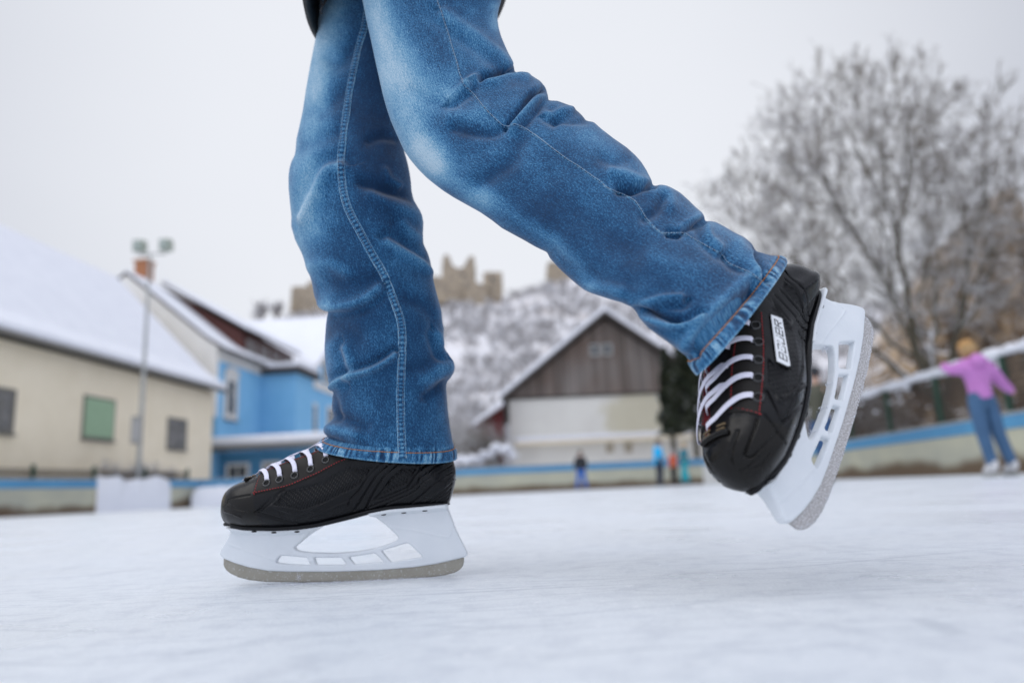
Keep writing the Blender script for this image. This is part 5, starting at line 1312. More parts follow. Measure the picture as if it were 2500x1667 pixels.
MB().box(-.20, .08, -.213, -.203, 2.45, 3.2).build('sign_panel', mat('pale_panel', (.42, .42, .42), .5), fl)

# ------------------------------------------------------------------ barn
zb_ = 40.0; bo_ = at(1503, horizon_y(1503), zb_); by = float(bo_[1])
barn = empty('barn', (float(bo_[0]), by, 0), 0, 'old barn with grey plank gable over a pale stained wall', 'barn')
zpk = float(at(1503, 752, zb_)[2]); xle = float(at(1226, 972, zb_)[0]) - float(bo_[0]); zle = float(at(1226, 972, zb_)[2]); xri = -xle; zwd = float(at(1330, 963, zb_)[2])
MB().box(xle + .35, 6.4, 0, 15, -.3, zwd - .02).build('wall', M['barn_wall'], barn)
MB().prism([(xle + .15, zwd), (xri - .15, zwd), (xri - .15, zle), (0, zpk - .2), (xle + .15, zle)], -.09, 14.8, 'y').build('plank_gable', M['planks'], barn)
rp = [(xle - .15, zle - .15), (0, zpk), (xri + .15, zle - .15)]
rr = slab(MB(), rp, -.75, 15.3, .16).build('roof', M['wood_dark'], barn)
slab(MB(), [(x, z + .163) for x, z in rp], -.73, 15.28, .32).build('roof_snow', M['snow'], rr, bevel=.1)
zl0 = float(at(1400, 1078, zb_)[2])
MB().box(xle + .6, 6.2, -.55, -.02, zl0 - .05, zl0 + .10).build('ledge', M['stucco_cream'], barn)
MB().box(xle + .58, 6.18, -.53, -.0, zl0 + .103, zl0 + .36).build('ledge_snow', M['snow'], barn, bevel=.08)
for (px_, py_) in ((1459, 842), (1490, 840)):
    q = at(px_, py_, zb_ - .1); x_, z_ = float(q[0]) - float(bo_[0]), float(q[2]); fr_ = MB()
    fr_.box(x_ - .28, x_ - .18, -.16, -.095, z_ - .32, z_ + .32).box(x_ + .18, x_ + .28, -.16, -.095, z_ - .32, z_ + .32).box(x_ - .18, x_ + .18, -.16, -.095, z_ + .22, z_ + .32).box(x_ - .18, x_ + .18, -.16, -.095, z_ - .32, z_ - .22)
    fo = fr_.build('window', M['galv'], barn); MB().box(x_ - .18, x_ + .18, -.11, -.095, z_ - .22, z_ + .22).build('pane', M['glass'], fo)
for px_ in (1491, 1537):
    q = at(px_, 1090, zb_ - .1); x_, z_ = float(q[0]) - float(bo_[0]), float(q[2]); MB().box(x_ - .2, x_ + .22, -.03, -.004, z_ - .3, z_ + .25).build('wall_patch', mat('brown_stain', (.34, .28, .19), .9, (.50, .46, .38), 2), barn)
# red lean-to beside it
q0 = at(1168, 1068, 39.5); q1 = at(1226, 1010, 39.5); xs0_, xs1_ = float(q0[0]), float(q1[0]); z0_, z1_ = float(q0[2]), float(q1[2])
sh_ = empty('red_shed', (xs0_, float(q0[1]), 0), 0, 'small dark red lean-to with snow on its roof, against the left side of the barn', 'shed'); w_ = xs1_ - xs0_
MB().prism([(0, z0_), (w_, z0_), (w_, z1_ + .3), (0, z0_ + .55)], 0, 6, 'y').build('gable_boards', mat('red_boards', (.14, .012, .012), .8, (.10, .01, .01), 3), sh_)
for x_ in (.05, w_ - .25): MB().box(x_, x_ + .18, .02, .2, -.2, z0_ - .002).build('post', M['brown_paint'], sh_)
MB().box(.1, w_ - .1, 3, 6, -.2, z0_ - .01).build('back_wall', M['curtain'], sh_)
rr = MB().prism([(-.35, z0_ + .35), (w_ + .1, z1_ + .30), (w_ + .1, z1_ + .42), (-.35, z0_ + .47)], -.4, 6.2, 'y').build('roof', M['brown_paint'], sh_)
MB().prism([(-.33, z0_ + .475), (w_ + .1, z1_ + .425), (w_ + .1, z1_ + .78), (-.33, z0_ + .80)], -.38, 6.1, 'y').build('roof_snow', M['snow'], rr, bevel=.12)

# ------------------------------------------------------------------ branching plants
def branches(seed, base, height, spread, levels, kids, r0, up=.25, wob=.12, len0=.36, decay=.70, first=None, bias=(0, 0, 0)):
    rn = np.random.default_rng(seed); segs = [[] for _ in range(levels + 1)]
    def norm(v): return v / (np.linalg.norm(v) + 1e-9)
    stack = [(np.array(base, float), norm(np.array([rn.normal(0, .04), rn.normal(0, .04), 1.0])), height * len0, r0, 0)]
    while stack:
        p, d, L, r_, lv = stack.pop(); n = 4 if lv < 2 else 3; pts = [p]; q = p.copy(); dd = d
        for i in range(n):
            dd = norm(dd + rn.normal(0, wob, 3) + np.array([0, 0, up * .22]) + np.array(bias) * .1); q = q + dd * L / n; segs[lv].append((pts[-1], q, r_ * (1 - .4 * i / n), r_ * (1 - .4 * (i + 1) / n))); pts.append(q)
        if lv < levels:
            K = kids[lv]
            for k in range(K):
                t = rn.uniform(.30, 1) if lv > 0 else rn.uniform(.55, 1); j = min(n - 1, int(t * n)); s0 = pts[j] + (pts[j + 1] - pts[j]) * (t * n - j)
                a = rn.uniform(0, 2 * PI); per = norm(np.cross(d, [math.cos(a), math.sin(a), .3])); ang = rn.uniform(.35, .95) * spread
                nd = norm(d * math.cos(ang) + per * math.sin(ang) + np.array([0, 0, up * .3])); stack.append((s0, nd, L * decay * rn.uniform(.75, 1.2), r_ * .55, lv + 1))
    return segs
def seg_mesh(name, segs, mat_, parent, rmin=.0, sides=4, rscale=1.0):
    if not segs: return None
    A = np.array([s_[0] for s_ in segs]); B = np.array([s_[1] for s_ in segs]); ra = np.maximum(np.array([s_[2] for s_ in segs]) * rscale, rmin); rb = np.maximum(np.array([s_[3] for s_ in segs]) * rscale, rmin)
    t = B - A; t /= np.linalg.norm(t, axis=1)[:, None] + 1e-9; ref = np.where(np.abs(t[:, 2:3]) < .9, [[0, 0, 1.0]], [[1.0, 0, 0]]); u = np.cross(t, ref); u /= np.linalg.norm(u, axis=1)[:, None] + 1e-9; v = np.cross(t, u)
    V = []
    for R_, P_ in ((ra, A), (rb, B)):
        for k in range(sides):
            a = 2 * PI * k / sides; V.append(P_ + (u * math.cos(a) + v * math.sin(a)) * R_[:, None])
    V = np.stack(V, 1); n = len(A); idx = np.arange(n)[:, None] * 2 * sides; Fq = []
    for k in range(sides): Fq.append(np.concatenate([idx + k, idx + (k + 1) % sides, idx + sides + (k + 1) % sides, idx + sides + k], 1))
    return mesh(name, V.reshape(-1, 3), np.stack(Fq, 1).reshape(-1, 4), mat_, parent, False)
def tree(name, loc, label, segs, twig_r, cat='tree', group=None, mats=None, split=2):
    e = empty(name, loc, 0, label, cat, group); m = mats or (M['bark'], M['twig'])
    seg_mesh('trunk', sum(segs[:split], []), m[0], e, .02, 7); seg_mesh('crown', sum(segs[split:], []), m[1], e, twig_r, 3); return e
tb_ = at(2335, horizon_y(2335), 17.5)
def crown_tree(seed, trunk, centre, rad, ntips, twl=.42):
    """limbs reach out to tips spread through a dome; each level of forks gathers a cluster of tips"""
    rn = np.random.default_rng(seed); T = []
    while len(T) < ntips:
        v = rn.normal(0, 1, 3); v /= np.linalg.norm(v); r_ = rn.uniform(.25, 1) ** .55 * (1 + .10 * math.sin(5 * v[0] + 3 * v[2]) + .08 * math.sin(9 * v[1] + 7 * v[2]))
        p = np.array(centre) + v * r_ * np.array(rad)
        if p[2] > 1.6 and v[2] > -.75: T.append(p)
    T = np.array(T); segs = [[], [], []]
    def line(p, q, r0, r1, lv, sag=.07):
        L = np.linalg.norm(q - p); n = 2 if lv > 1 else 4; pts = [p + (q - p) * t + rn.normal(0, sag * L * .35, 3) * (0 < t < 1) + np.array([0, 0, -sag * L * math.sin(PI * t)]) for t in np.linspace(0, 1, n + 1)]
        for i in range(n): segs[lv].append((pts[i], pts[i + 1], r0 + (r1 - r0) * i / n, r0 + (r1 - r0) * (i + 1) / n))
    def grow(p, idx, depth):
        n = len(idx); r0 = .0048 * n ** .46
        if n <= 3 or depth > 9:
            for i in idx:
                q = T[i]; line(p, q, max(r0, .006), .005, 2); d = q - p; d /= np.linalg.norm(d) + 1e-9
                for _ in range(5):
                    e_ = d + rn.normal(0, .55, 3) + [0, 0, .30]; e_ /= np.linalg.norm(e_); t = rn.uniform(.2, 1); s0 = p + (q - p) * t; s1 = s0 + e_ * twl * rn.uniform(.5, 1.1)
                    segs[2].append((s0, s1, .005, .0035)); e2 = e_ + rn.normal(0, .6, 3); segs[2].append(((s0 + s1) / 2, (s0 + s1) / 2 + e2 / np.linalg.norm(e2) * twl * .5, .004, .003))
            return
        k = 5 if depth == 0 else (3 if depth < 3 else 2)
        C_ = T[rn.choice(idx, k, replace=False)]
        for _ in range(4):
            lab = np.argmin(((T[idx][:, None] - C_[None]) ** 2).sum(-1), 1); C_ = np.array([T[idx][lab == j].mean(0) if (lab == j).any() else C_[j] for j in range(k)])
        for j in range(k):
            sub = idx[lab == j]
            if not len(sub): continue
            f = .30 if depth == 0 else .42; q = p + (C_[j] - p) * f + rn.normal(0, .05, 3); rs = .0048 * len(sub) ** .46
            line(p, q, rs * 1.12, rs, 0 if depth < 1 else (1 if depth < 4 else 2)); grow(q, sub, depth + 1)
    p0 = np.array(trunk, float); fork = p0 + np.array([(centre[0] - p0[0]) * .12, 0, 1.7]); segs[0].append((p0, (p0 + fork) / 2 + [.05, 0, 0], .26, .22)); segs[0].append(((p0 + fork) / 2 + [.05, 0, 0], fork, .22, .20))
    grow(fork, np.arange(ntips), 0); return segs
_c = at(2190, 515, 17.5); _t = (float(tb_[0]), float(tb_[1]), 0)
_all = crown_tree(3, (0, 0, .0), (float(_c[0] - _t[0]) + .1, 0, float(_c[2]) + .15), (4.35, 3.6, 4.45), 1850)
tree('bare_tree', _t, 'big bare tree with snow on its twigs, rising behind the fence on the right', _all, .0066, split=2)
for i, (px, zd, h, sd, lab) in enumerate(((2100, 24, 4.5, 42, 'smaller bare snowy tree behind the fence, left of the big one'),
                                     (2020, 30, 5.0, 43, 'bare snowy bush hidden partly by the lifted skate'), (1165, 37, 4.6, 44, 'bare snowy shrub left of the red lean-to'), (1105, 40, 5.2, 45, 'bare snowy shrub beside the hem of the standing leg'))):
    q = at(px, horizon_y(px), zd); s_ = branches(sd, (0, 0, 0), h, 1.1, 4, [8, 7, 6, 5], .07, up=.3, wob=.2, len0=.28, decay=.8)
    tree('bare_shrub' if i > 0 else 'bare_tree', (float(q[0]), float(q[1]), .1), lab, s_, .007, 'shrub' if i > 0 else 'tree', 'bare snowy trees and shrubs', split=1)
# dark evergreen beside the barn
def evergreen(px, zd, ztop, rad, seed, label):
    q = at(px, horizon_y(px), zd); e = empty('evergreen_tree', (float(q[0]), float(q[1]), 0), 0, label, 'tree'); rn = np.random.default_rng(seed)
    MB().tube([(0, 0, -.1), (.1, 0, ztop * .6), (0, 0, ztop * .95)], [.16, .1, .03], 8).build('trunk', M['bark'], e, True)
    n = 9000; z = rn.uniform(2.5, ztop, n); a = rn.uniform(0, 2 * PI, n); prof = rad * (1 - (z / ztop) ** 1.6) ** .6 * (.65 + .45 * np.sin(5 * a + z * 2.2) * np.sin(3 * z + 1)); r_ = prof * rn.uniform(.25, 1, n) ** .5
    c = np.stack([r_ * np.cos(a), r_ * np.sin(a), z], 1); s_ = rn.uniform(.05, .16, n)[:, None]; d1 = rn.normal(0, 1, (n, 3)); d1 /= np.linalg.norm(d1, axis=1)[:, None]; d2 = rn.normal(0, 1, (n, 3)); d2 = np.cross(d1, d2); d2 /= np.linalg.norm(d2, axis=1)[:, None]
    V = np.stack([c - d1 * s_, c + d2 * s_ * .5, c + d1 * s_, c - d2 * s_ * .5], 1).reshape(-1, 3); Fq = np.arange(4 * n).reshape(-1, 4)
    mesh('crown', V, Fq, M['needle'], e)
evergreen(1706, 34.5, 7.3, 1.8, 5, 'dark evergreen tree at the right end of the barn, behind the lifted skate')
evergreen(1650, 36.5, 6.9, .8, 6, 'narrow dark evergreen close against the right half of the barn gable')

# snowy hedge and grey rubble left of the barn
hq = at(1110, horizon_y(1110), 33.5); hg = empty('snowy_hedge', (float(hq[0]), float(hq[1]), 0), 0, 'low grey hedge topped with lumps of snow, between the leg and the barn', 'hedge')
s_ = []
for k in range(26): s_ += sum(branches(100 + k, (k * .13 - .4, (k % 5) * .1, 0), 1.9, 1.3, 3, [7, 6, 4], .03, len0=.35)[0:], [])
seg_mesh('twigs', s_, M['twig2'], hg, .006, 3)
sc = MB()
for k in range(22): sc.blob((k * .15 - .4, .1 * (k % 3), 1.55 + .5 * math.exp(-((k - 17) / 4.5) ** 2) + .12 * math.sin(k * 1.7)), (.22, .3, .15), k, .25, 2)
so_ = sc.build('snow_cap', M['snow'], hg, True); so_['kind'] = 'stuff'
# row of dark plants behind the left wall
for k, px in enumerate((250, 285, 318, 350, 376, 398)):
    q = on_line((WL0[0] - .9, WL0[1]), (WL1[0] - .9, WL1[1]), px); s_ = branches(300 + k, (0, 0, 0), 1.6, 1.2, 3, [7, 6, 5], .025, len0=.45)
    e = empty('dead_shrub', (q[0], q[1], .2), 0, 'dark leafless shrub behind the heap of ploughed snow, ' + ['leftmost of six', 'second of six from the left', 'third of six from the left', 'fourth of six from the left', 'fifth of six from the left', 'rightmost of six'][k], 'shrub', 'dead shrubs behind the heap of snow'); seg_mesh('twigs', sum(s_, []), M['twig2'], e, .008, 3)
# ------------------------------------------------------------------ hill, ruin, right-hand wall
def hill_z(x, y):
    t = np.clip((y - 62) / 118, 0, 1.35)
    px = CX + F * x / np.maximum(y, 1)
    crest = np.interp(px, [300, 480, 560, 640, 705, 800, 1000, 1225, 1290, 1340, 1420, 1600, 1800, 2100, 2500], [26, 33, 38, 42.5, 46, 47, 47, 47, 49, 51, 52, 50, 44, 40, 42])
    z = crest * (t ** 1.15) * (1 + .05 * np.sin(x * .11 + y * .05) * (1 - t)) + 1.3 * np.sin(x * .2) * np.sin(y * .13) * np.clip(t, 0, .6)
    z += 1.6 * np.exp(-((y - 96) / 8) ** 2) - 1.6 * np.exp(-((y - 112) / 9) ** 2)
    z = np.where(y > 181, z - (y - 181) * .9, z)
    return np.where(y < 62, -.3, z)
nx_, ny_ = 150, 110
X, Y = np.meshgrid(np.linspace(-150, 210, nx_), np.concatenate([np.linspace(58, 182, ny_ - 12), np.linspace(185, 260, 12)]), indexing='ij')
Z = hill_z(X, Y)
hill = mesh('hillside', np.stack([X, Y, Z], -1).reshape(-1, 3), grid_faces(nx_, ny_, False)[:, ::-1], mat('hill_snow', (.72, .715, .74), .9, (.50, .47, .46), .12, detail=8, lo=.50, hi=.68), None, True); hill['kind'] = 'structure'
rn = np.random.default_rng(77); segs = []
nb = 5200; yb = 66 + (rn.random(nb) ** 1.1) * 114; pb_ = rn.uniform(520, 2600, nb); xb = (pb_ - CX) / F * yb; zb_h = hill_z(xb, yb)
dens = np.sin(xb * .23 + 1) * np.sin(yb * .11) + rn.normal(0, .6, nb)
for x, y, z, dd in zip(xb, yb, zb_h, dens):
    if dd < -.5 or (92 < y < 104 and rn.random() < .75): continue
    h = rn.uniform(1.0, 3.0) * (1.2 if y < 90 else 1.0); nk = 8
    for k in range(nk):
        a = rn.uniform(0, 2 * PI); d = np.array([math.cos(a) * rn.uniform(.1, .8), math.sin(a) * rn.uniform(.1, .8), 1.0]); d /= np.linalg.norm(d)
        p0 = np.array([x, y, z - .1]); p1 = p0 + d * h * rn.uniform(.4, .7); segs.append((p0, p1, .05, .04))
        for _ in range(3):
            e_ = d + rn.normal(0, .45, 3); e_ /= np.linalg.norm(e_); segs.append((p1 - d * h * rn.uniform(0, .3), p1 + e_ * h * rn.uniform(.25, .5), .035, .02))
sb = seg_mesh('hillside_scrub', segs, M['twig2'], None, .02, 3, 1.5); tag(sb, 'snow-dusted leafless scrub covering the castle hill', 'shrubs', kind='stuff')
# a few taller trees on the left skyline
for k, (px, py, h) in enumerate(((633, 770, 11), (676, 755, 9.5), (560, 800, 8))):
    q = at(px, py + 20, 178); s_ = branches(400 + k, (0, 0, 0), h, .8, 3, [9, 7, 6], .16, up=.6, len0=.5, decay=.55)
    tree('skyline_tree', tuple(float(c) for c in q - np.array([0, 0, 4.0])), ['tallest bare tree on the skyline left of the ruin', 'bare tree on the skyline nearest the ruined keep', 'lowest bare tree on the skyline, above the brown dormer'][k], s_, .06, 'tree', None, (M['twig2'], M['twig2']), 1)

def ruin(label, blocks, zd, holes=(), name='castle_ruin'):
    """each block is an outline in the picture; it becomes a real wall of stone with its own thickness"""
    c = at(blocks[0][0][0][0], blocks[0][0][0][1], zd); e = empty(name, (float(c[0]), float(c[1]), 0), 0, label, 'ruin')
    for k, (poly, dy, th) in enumerate(blocks):
        pts = [at(x, y, zd) for x, y in poly]; P = [(float(p[0] - c[0]), float(p[2])) for p in pts]
        MB().prism(P, dy, dy + th, 'y').build('tower_wall' if k == 0 else 'curtain_wall', M['stone'], e)
    for (x0, x1, y0, y1, dy) in holes:
        a, b = at(x0, y1, zd), at(x1, y0, zd); MB().box(float(a[0] - c[0]), float(b[0] - c[0]), dy - .35, dy - .02, float(a[2]), float(b[2])).build('window_opening', M['glass'], e)
    return e
ruin('ruined castle keep with a V-shaped notch in its top, on the hill', [
    ([(1076, 740), (1077, 640), (1079, 622), (1086, 611), (1096, 620), (1102, 640), (1114, 649), (1128, 648), (1137, 632), (1144, 618), (1155, 617), (1157, 640), (1157, 700), (1158, 740)], 0, 8),
    ([(1040, 745), (1040, 690), (1060, 678), (1085, 682), (1158, 690), (1180, 702), (1180, 670), (1192, 668), (1226, 669), (1227, 700), (1226, 745)], -3, 9),
    ([(1140, 760), (1140, 706), (1190, 704), (1190, 760)], -5, 2)], 184, [(1199, 1205, 682, 692, -3.0), (1130, 1136, 672, 682, -3.0)])
ruin('low square stump of castle wall on the hill, left of the standing leg', [([(707, 760), (708, 697), (730, 695), (744, 696), (748, 684), (790, 676), (830, 690), (840, 760)], 0, 8), ([(745, 770), (745, 725), (850, 725), (850, 770)], -3, 3)], 184)
ruin('square tower of the ruin, half hidden behind the lifted leg', [([(1337, 730), (1336, 640), (1342, 632), (1366, 634), (1384, 650), (1420, 640), (1460, 668), (1462, 730)], 0, 9), ([(1410, 760), (1410, 700), (1510, 706), (1510, 760)], -3, 4)], 186)

# rubble retaining wall and slope behind the right fence
def rubble(label, x0, x1, y, zs, seed, depth=3.0):
    rn = np.random.default_rng(seed); nx, nz = 90, 46; V = []; top = np.interp(np.linspace(0, 1, nx), np.linspace(0, 1, len(zs)), zs)
    ph = rn.uniform(0, 6, 12)
    for i in range(nx):
        u = i / (nx - 1)
        for j in range(nz):
            v = j / (nz - 1); z = top[i] * (1.06 + .04 * math.sin(i * 1.1)) * v
            dd = .45 * math.sin(i * .31 + ph[0]) * math.sin(j * .27 + ph[1]) + .22 * math.sin(i * .83 + ph[2] + j * .5) + .14 * rn.normal() + v * 1.4
            V.append((x0 + (x1 - x0) * u, y + dd + depth * 0, z))
    for i in range(nx): V.append((x0 + (x1 - x0) * i / (nx - 1), y + depth + 3, top[i] * 1.02))
    Fq = [tuple(f) for f in grid_faces(nx, nz, False)] + [(i * nz + nz - 1, nx * nz + i, nx * nz + i + 1, (i + 1) * nz + nz - 1) for i in range(nx - 1)]
    o = mesh('rubble_wall', V, Fq, M['rubble']); return tag(o, label, 'wall')
qa = at(2170, 900, 24); qb = at(2640, 900, 24)
rubble('rough stone retaining wall patched with snow, behind the trees at the far right', float(qa[0]), float(qb[0]), float(qa[1]), [2.6, 3.2, 4.8, 6.2, 7.4, 8.6, 9.4], 12)
# brown leafless scrub on top of it
rn = np.random.default_rng(78); segs = []
for _ in range(700):
    px = rn.uniform(2020, 2640); zd = rn.uniform(26.5, 38); q = at(px, 900, zd); z0 = max(.5, (px - 2020) / 480 * 7.0) * rn.uniform(.6, 1.02); h = rn.uniform(.9, 2.4)
    for k in range(9):
        a = rn.uniform(0, 2 * PI); d = np.array([math.cos(a) * rn.uniform(.2, .9), math.sin(a) * rn.uniform(.2, .9), 1.0]); d /= np.linalg.norm(d); p0 = np.array([float(q[0]), float(q[1]), z0]); p1 = p0 + d * h * rn.uniform(.5, .8); segs.append((p0, p1, .015, .01))
        for _ in range(4):
            e_ = d + rn.normal(0, .5, 3); e_ /= np.linalg.norm(e_); segs.append((p1 - d * h * rn.uniform(0, .4), p1 + e_ * h * rn.uniform(.2, .45), .010, .006))
M['scrub'] = snow_topped('brown_scrub', (.30, .20, .15), (.18, .125, .095), 1, lo=.1, hi=.6)
tag(seg_mesh('brown_scrub', segs, M['scrub'], None, .006, 3), 'brown leafless scrub on the bank above the stone wall at the far right', 'shrubs', kind='stuff')
# earth bank carrying the scrub
V = []; nn_ = 30
for i in range(nn_):
    px = 1980 + 700 * i / (nn_ - 1)
    for zd in (24.5, 27, 31, 38, 46):
        q = at(px, 900, zd); V.append((float(q[0]), float(q[1]), max(-.2, (px - 2020) / 480 * 7.2) * (.85 if zd < 26 else (1.0 if zd < 40 else .3)) + (.2 * math.sin(i * 1.3 + zd))))
bk = mesh('earth_bank', V, grid_faces(nn_, 5, False), mat('bank_earth', (.24, .17, .12), .95, (.42, .36, .33), .9, lo=.5, hi=.7), None, True); bk['kind'] = 'structure'

# ------------------------------------------------------------------ people on the ice
def clothm(n, c, r=.8): return mat(n, c, r, tuple(v * .85 for v in c), 6)
def face(e, head, d, r_, skinm=None):
    """nose, eyes, mouth and ears on the head; d = facing direction"""
    h = Vector(head); d = Vector(d).normalized(); s_ = d.cross(Vector((0, 0, 1))).normalized(); m = MB()
    m.blob(tuple(h + d * r_ * 1.02 + Vector((0, 0, -r_ * .05))), (r_ * .16, r_ * .16, r_ * .24), 1, 0, 1)
    for k in (-1, 1): m.blob(tuple(h + s_ * k * r_ * .98), (r_ * .14, r_ * .14, r_ * .26), 1, 0, 1)
    m.build('face_features', M['skin'], e, True)
    ey = MB()
    for k in (-1, 1): ey.blob(tuple(h + d * r_ * .93 + s_ * k * r_ * .35 + Vector((0, 0, r_ * .18))), (r_ * .1, r_ * .1, r_ * .1), 1, 0, 1)
    ey.build('eyes', M['hair'], e, True)
def skater(px, zd, height, label, yaw, top, legs, hat=None, hairm=None, skate_m=None, pose=None, group='skaters on the rink in the background', jacket_len=.0, hood=False, lean=0.0, jname='jacket', bulk=1.0):
    g = at(px, horizon_y(px), zd); k = height / 1.75; e0 = (float(g[0]), float(g[1]), 0)
    P = dict(pel=(0, 0, .93), waist=(0, 0, 1.10), chest=(0, .0, 1.34), neck=(0, 0, 1.50), head=(.01, 0, 1.63), shL=(0, .17, 1.41), elL=(.02, .25, 1.14), haL=(.10, .27, .90), shR=(0, -.17, 1.41), elR=(.02, -.25, 1.14), haR=(.10, -.27, .90),
             hipL=(0, .09, .90), knL=(.03, .10, .52), anL=(-.02, .12, .13), hipR=(0, -.09, .90), knR=(.03, -.10, .52), anR=(-.02, -.12, .13))
    if pose: P.update(pose)
    c, s_ = math.cos(yaw), math.sin(yaw)
    def T(p): x, y, z = (v * k for v in p); x += lean * z; return (x * c - y * s_, x * s_ + y * c, z)
    Q = {a: T(p) for a, p in P.items()}
    toe = {a: T((P['an' + a][0] + .17, P['an' + a][1], P['an' + a][2] - .06)) for a in 'LR'}; heel = {a: T((P['an' + a][0] - .05, P['an' + a][1], P['an' + a][2] - .06)) for a in 'LR'}
    R_ = dict(pel=.10, waist=.09, chest=(.12, .09), neck=.055, head=.095, shL=.06, elL=.042, haL=.034, shR=.06, elR=.042, haR=.034, hipL=.085, knL=.06, anL=.045, hipR=.085, knR=.06, anR=.045)
    rr_ = {a: (tuple(v * k * bulk for v in r) if isinstance(r, tuple) else r * k * (bulk if a != 'head' else 1)) for a, r in R_.items()}
    E1 = [('pel', 'waist'), ('waist', 'chest'), ('chest', 'neck'), ('neck', 'head'), ('chest', 'shL'), ('shL', 'elL'), ('elL', 'haL'), ('chest', 'shR'), ('shR', 'elR'), ('elR', 'haR'), ('pel', 'hipL'), ('hipL', 'knL'), ('knL', 'anL'), ('pel', 'hipR'), ('hipR', 'knR'), ('knR', 'anR')]
    b = skin_body('person', {a: (Q[a], rr_[a]) for a in Q}, E1, M['skin'], None, 2); b.location = e0
    tag(b, label, 'person', group)
    def wear(nm, keys, E, m_, grow, mod=None):
        J_ = {}
        for a in keys:
            r = rr_[a]; r = r if isinstance(r, tuple) else (r, r); J_[a] = (Q[a], tuple(v + grow * k for v in r))
        if mod: J_.update(mod(J_))
        return skin_body(nm, J_, E, m_, b, 2)
    wear('trousers', ['waist', 'pel', 'hipL', 'knL', 'anL', 'hipR', 'knR', 'anR'], [('pel', 'waist'), ('pel', 'hipL'), ('hipL', 'knL'), ('knL', 'anL'), ('pel', 'hipR'), ('hipR', 'knR'), ('knR', 'anR')], legs, .022)
    def jm(J_):
        w = J_['waist']; lo = T((P['pel'][0], P['pel'][1], P['pel'][2] + .02 - jacket_len)); return {'hem': (lo, (.165 * k, .135 * k)), 'waist': (w[0], (.155 * k, .13 * k))}
    kj = ['waist', 'chest', 'shL', 'elL', 'shR', 'elR']; J_ = {a: (Q[a], tuple(v + (.055 if a in ('chest', 'waist') else .03) * k for v in (rr_[a] if isinstance(rr_[a], tuple) else (rr_[a],) * 2))) for a in kj}
    for a in 'LR': h0, e0_ = np.array(Q['ha' + a]), np.array(Q['el' + a]); J_['cu' + a] = (tuple(h0 + (e0_ - h0) * .12), (.048 * k, .048 * k))
    J_['waist'] = (Q['waist'], (.150 * k * bulk, .125 * k * bulk)); J_['hem'] = (T((P['pel'][0], P['pel'][1], P['pel'][2] + .02 - jacket_len)), (.155 * k * bulk, .13 * k * bulk)); J_['collar'] = (T((P['neck'][0], 0, P['neck'][2] - .02)), (.075 * k, .075 * k))
    jo = skin_body(jname, J_, [('waist', 'chest'), ('chest', 'collar'), ('chest', 'shL'), ('shL', 'elL'), ('elL', 'cuL'), ('chest', 'shR'), ('shR', 'elR'), ('elR', 'cuR'), ('waist', 'hem')], top, b, 2)
    if hood: MB().blob(T((P['neck'][0] - .10, P['neck'][1], P['neck'][2] - .06)), (.11 * k, .12 * k, .10 * k), 2, .1).build('hood', top, jo, True)
    hd = Q['head']; d = (c, s_, 0)
    face(b, hd, d, .098 * k)
    if hat: MB().blob((hd[0] - .012 * c, hd[1] - .012 * s_, hd[2] + .045 * k), (.104 * k, .104 * k, .105 * k), 3, .02).build('hat', hat, b, True)
    if hairm: MB().blob((hd[0] - .03 * c, hd[1] - .03 * s_, hd[2] + (.0 if hat else .03) * k), (.108 * k, .108 * k, .12 * k), 4, .04).build('hair', hairm, b, True)
    sm = skate_m or M['hair']
    for a in 'LR':
        an = Q['an' + a]; st__ = skin_body('ice_skate', {'c': ((an[0], an[1], an[2] + .11 * k), .060 * k), 'a': (an, .052 * k), 'h': (heel[a], .042 * k), 't': (toe[a], .034 * k)}, [('c', 'a'), ('a', 'h'), ('a', 't')], sm, b, 2)
        f = MB(); h_, t_ = Vector(heel[a]), Vector(toe[a]); u = (t_ - h_).normalized(); n = Vector((-u.y, u.x, 0)).normalized() * .004
        zt__ = min(h_.z, t_.z) - .02; zb__ = 0.0 if P['an' + a][2] < .2 else zt__ - .06
        pts = [h_ - u * .02, t_ + u * .03]; V = []
        for z in (zt__, max(zb__, 0.001)):
            for p in pts:
                for sg in (-1, 1): V.append((p.x + n.x * sg, p.y + n.y * sg, z))
        f.add(V, [(0, 2, 3, 1), (4, 5, 7, 6), (0, 1, 5, 4), (2, 6, 7, 3), (0, 4, 6, 2), (1, 3, 7, 5)]).build('blade', M['galv'], st__)
    return b
W_ = (.70, .70, .70)
white_skate = clothm('white_skate', (.62, .62, .63)); dark = clothm('dark_cloth', (.025, .028, .035)); jean = clothm('plain_jeans', (.055, .13, .25)); navy = clothm('navy_cloth', (.015, .022, .045))
# girl in the purple top, gliding away from us with her arms out
skater(2434, 8.6, 1.68, 'person in purple top, mustard beanie, jeans and white skates, seen from behind', R(97), clothm('purple_top', (.56, .22, .57)), jean, hat=clothm('mustard_knit', (.47, .26, .09)), hairm=clothm('fair_hair', (.40, .26, .12)), skate_m=white_skate, hood=True, jname='hooded_top', lean=.0, group=None,
       pose=dict(pel=(0, .05, .93), waist=(0, .065, 1.10), chest=(.0, .075, 1.32), neck=(.02, .085, 1.47), head=(.05, .10, 1.57), shL=(0, .24, 1.37), elL=(.06, .34, 1.33), haL=(.20, .37, 1.43), shR=(0, -.12, 1.36), elR=(.05, -.30, 1.16), haR=(.12, -.52, 1.02),
                 hipL=(0, .13, .90), knL=(.02, .09, .52), anL=(0, .045, .13), hipR=(0, -.04, .90), knR=(.0, -.10, .52), anR=(-.02, -.205, .13)))
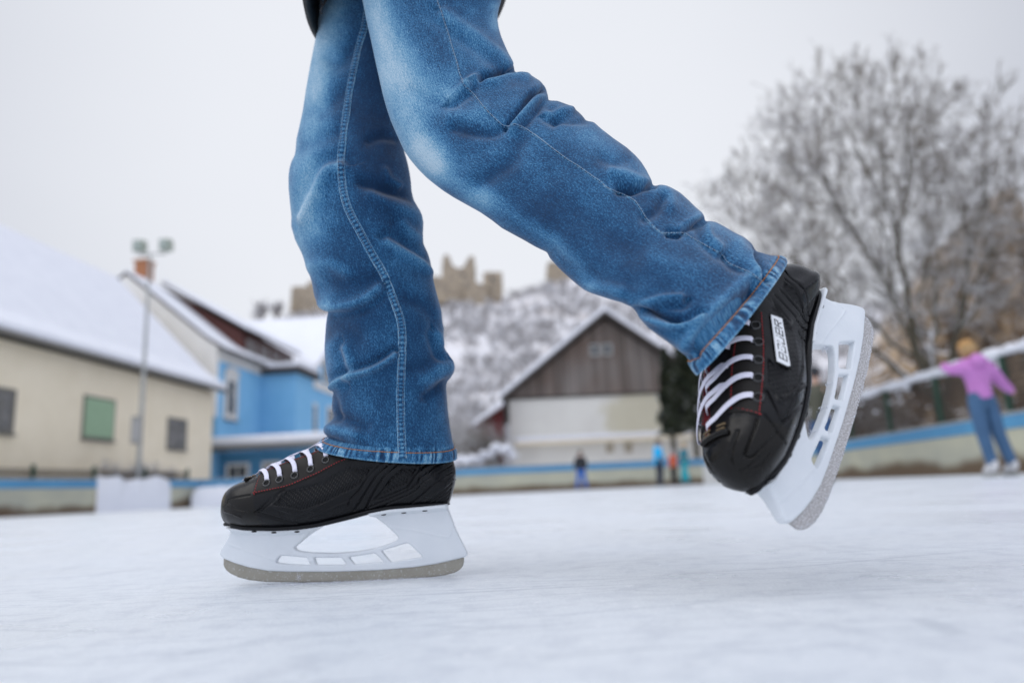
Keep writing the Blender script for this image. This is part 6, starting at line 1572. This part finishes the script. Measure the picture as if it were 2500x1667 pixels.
# man in the olive jacket seen through the lifted skate
skater(2020, 11.4, 1.80, 'person in olive jacket, dark cap and blue jeans, seen through the lifted skate', R(215), clothm('olive_jacket', (.085, .085, .06)), clothm('blue_trousers', (.03, .09, .22)), hat=dark, skate_m=dark, group=None, jacket_len=.06,
       pose=dict(knL=(.12, .10, .52), anL=(.16, .13, .13), knR=(-.10, -.12, .52), anR=(-.34, -.16, .13), haL=(.20, .20, 1.0), haR=(.12, -.30, .92)))
skater(1421, 26.8, 1.42, 'person in dark jacket and bright blue trousers, skating alone before the barn', R(250), dark, clothm('bright_blue_trousers', (.03, .14, .50)), hairm=M['hair'], skate_m=clothm('blue_boot', (.05, .12, .35)), bulk=1.3,
       pose=dict(knL=(.03, .14, .52), anL=(.0, .22, .13), knR=(.03, -.14, .52), anR=(.0, -.22, .13)))
skater(1612, 27.2, 1.74, 'person in long bright blue jacket, leftmost of the group of three', R(10), clothm('cyan_jacket', (.0, .50, .95)), navy, hairm=M['hair'], skate_m=dark, jacket_len=.16, bulk=1.35,
       pose=dict(head=(.07, 0, 1.62), neck=(.03, 0, 1.49), haL=(.22, .15, 1.0), haR=(.22, -.15, 1.0)))
skater(1648, 27.6, 1.32, 'person in orange and red jacket with black trousers, middle of the group of three', R(200), mat('orange_red_jacket', (.75, .22, .06), .8, (.65, .06, .05), 2.2), clothm('black_trousers', (.02, .018, .018)), hat=clothm('pale_hat', (.5, .45, .5)), skate_m=M['hair'], bulk=1.4)
skater(1676, 27.2, 1.56, 'blond person in teal top and turquoise trousers, rightmost of the group of three', R(200), clothm('teal_top', (.02, .18, .24)), clothm('turquoise_trousers', (.015, .42, .50)), hairm=clothm('blond_hair', (.55, .42, .22)), skate_m=dark, bulk=1.3,
       pose=dict(knR=(.03, .04, .52), anR=(-.05, .13, .13), knL=(.03, -.14, .52), anL=(.0, -.26, .13), haL=(.34, .42, 1.02), elL=(.15, .32, 1.15)))

# ice shavings thrown up along the standing blade and a shallow cut it leaves
rn = random.Random(31); sv = MB()
def chip(p, s):
    V = [np.array(p) + np.array([rn.uniform(-1, 1), rn.uniform(-1, 1), rn.uniform(-.5, .8)]) * s for _ in range(5)]
    sv.add(V, [(0, 1, 2), (0, 2, 3), (0, 3, 1), (1, 4, 2), (2, 4, 3), (3, 4, 1)])
bx0, bx1 = float(G0[0]) - .10, float(G0[0]) + .12
for _ in range(2600):
    x = rn.uniform(bx0, bx1) + max(0, rn.gauss(0, .03)); sd = rn.choice((-1, 1)); d = abs(rn.gauss(0, .006)) + .0014
    chip((x, float(G0[1]) + sd * d, .0004 + .0010 * math.exp(-d / .004) * rn.random()), rn.uniform(.0003, .0010))
for _ in range(1500):
    x = rn.uniform(-.9, .9); y = rn.uniform(.55, 1.5); chip((x, y, .0003), rn.uniform(.0003, .0009))
tag(sv.build('ice_shavings', M['snow'], None), 'fine white ice shavings scattered around the standing blade', 'ice shavings', kind='stuff')
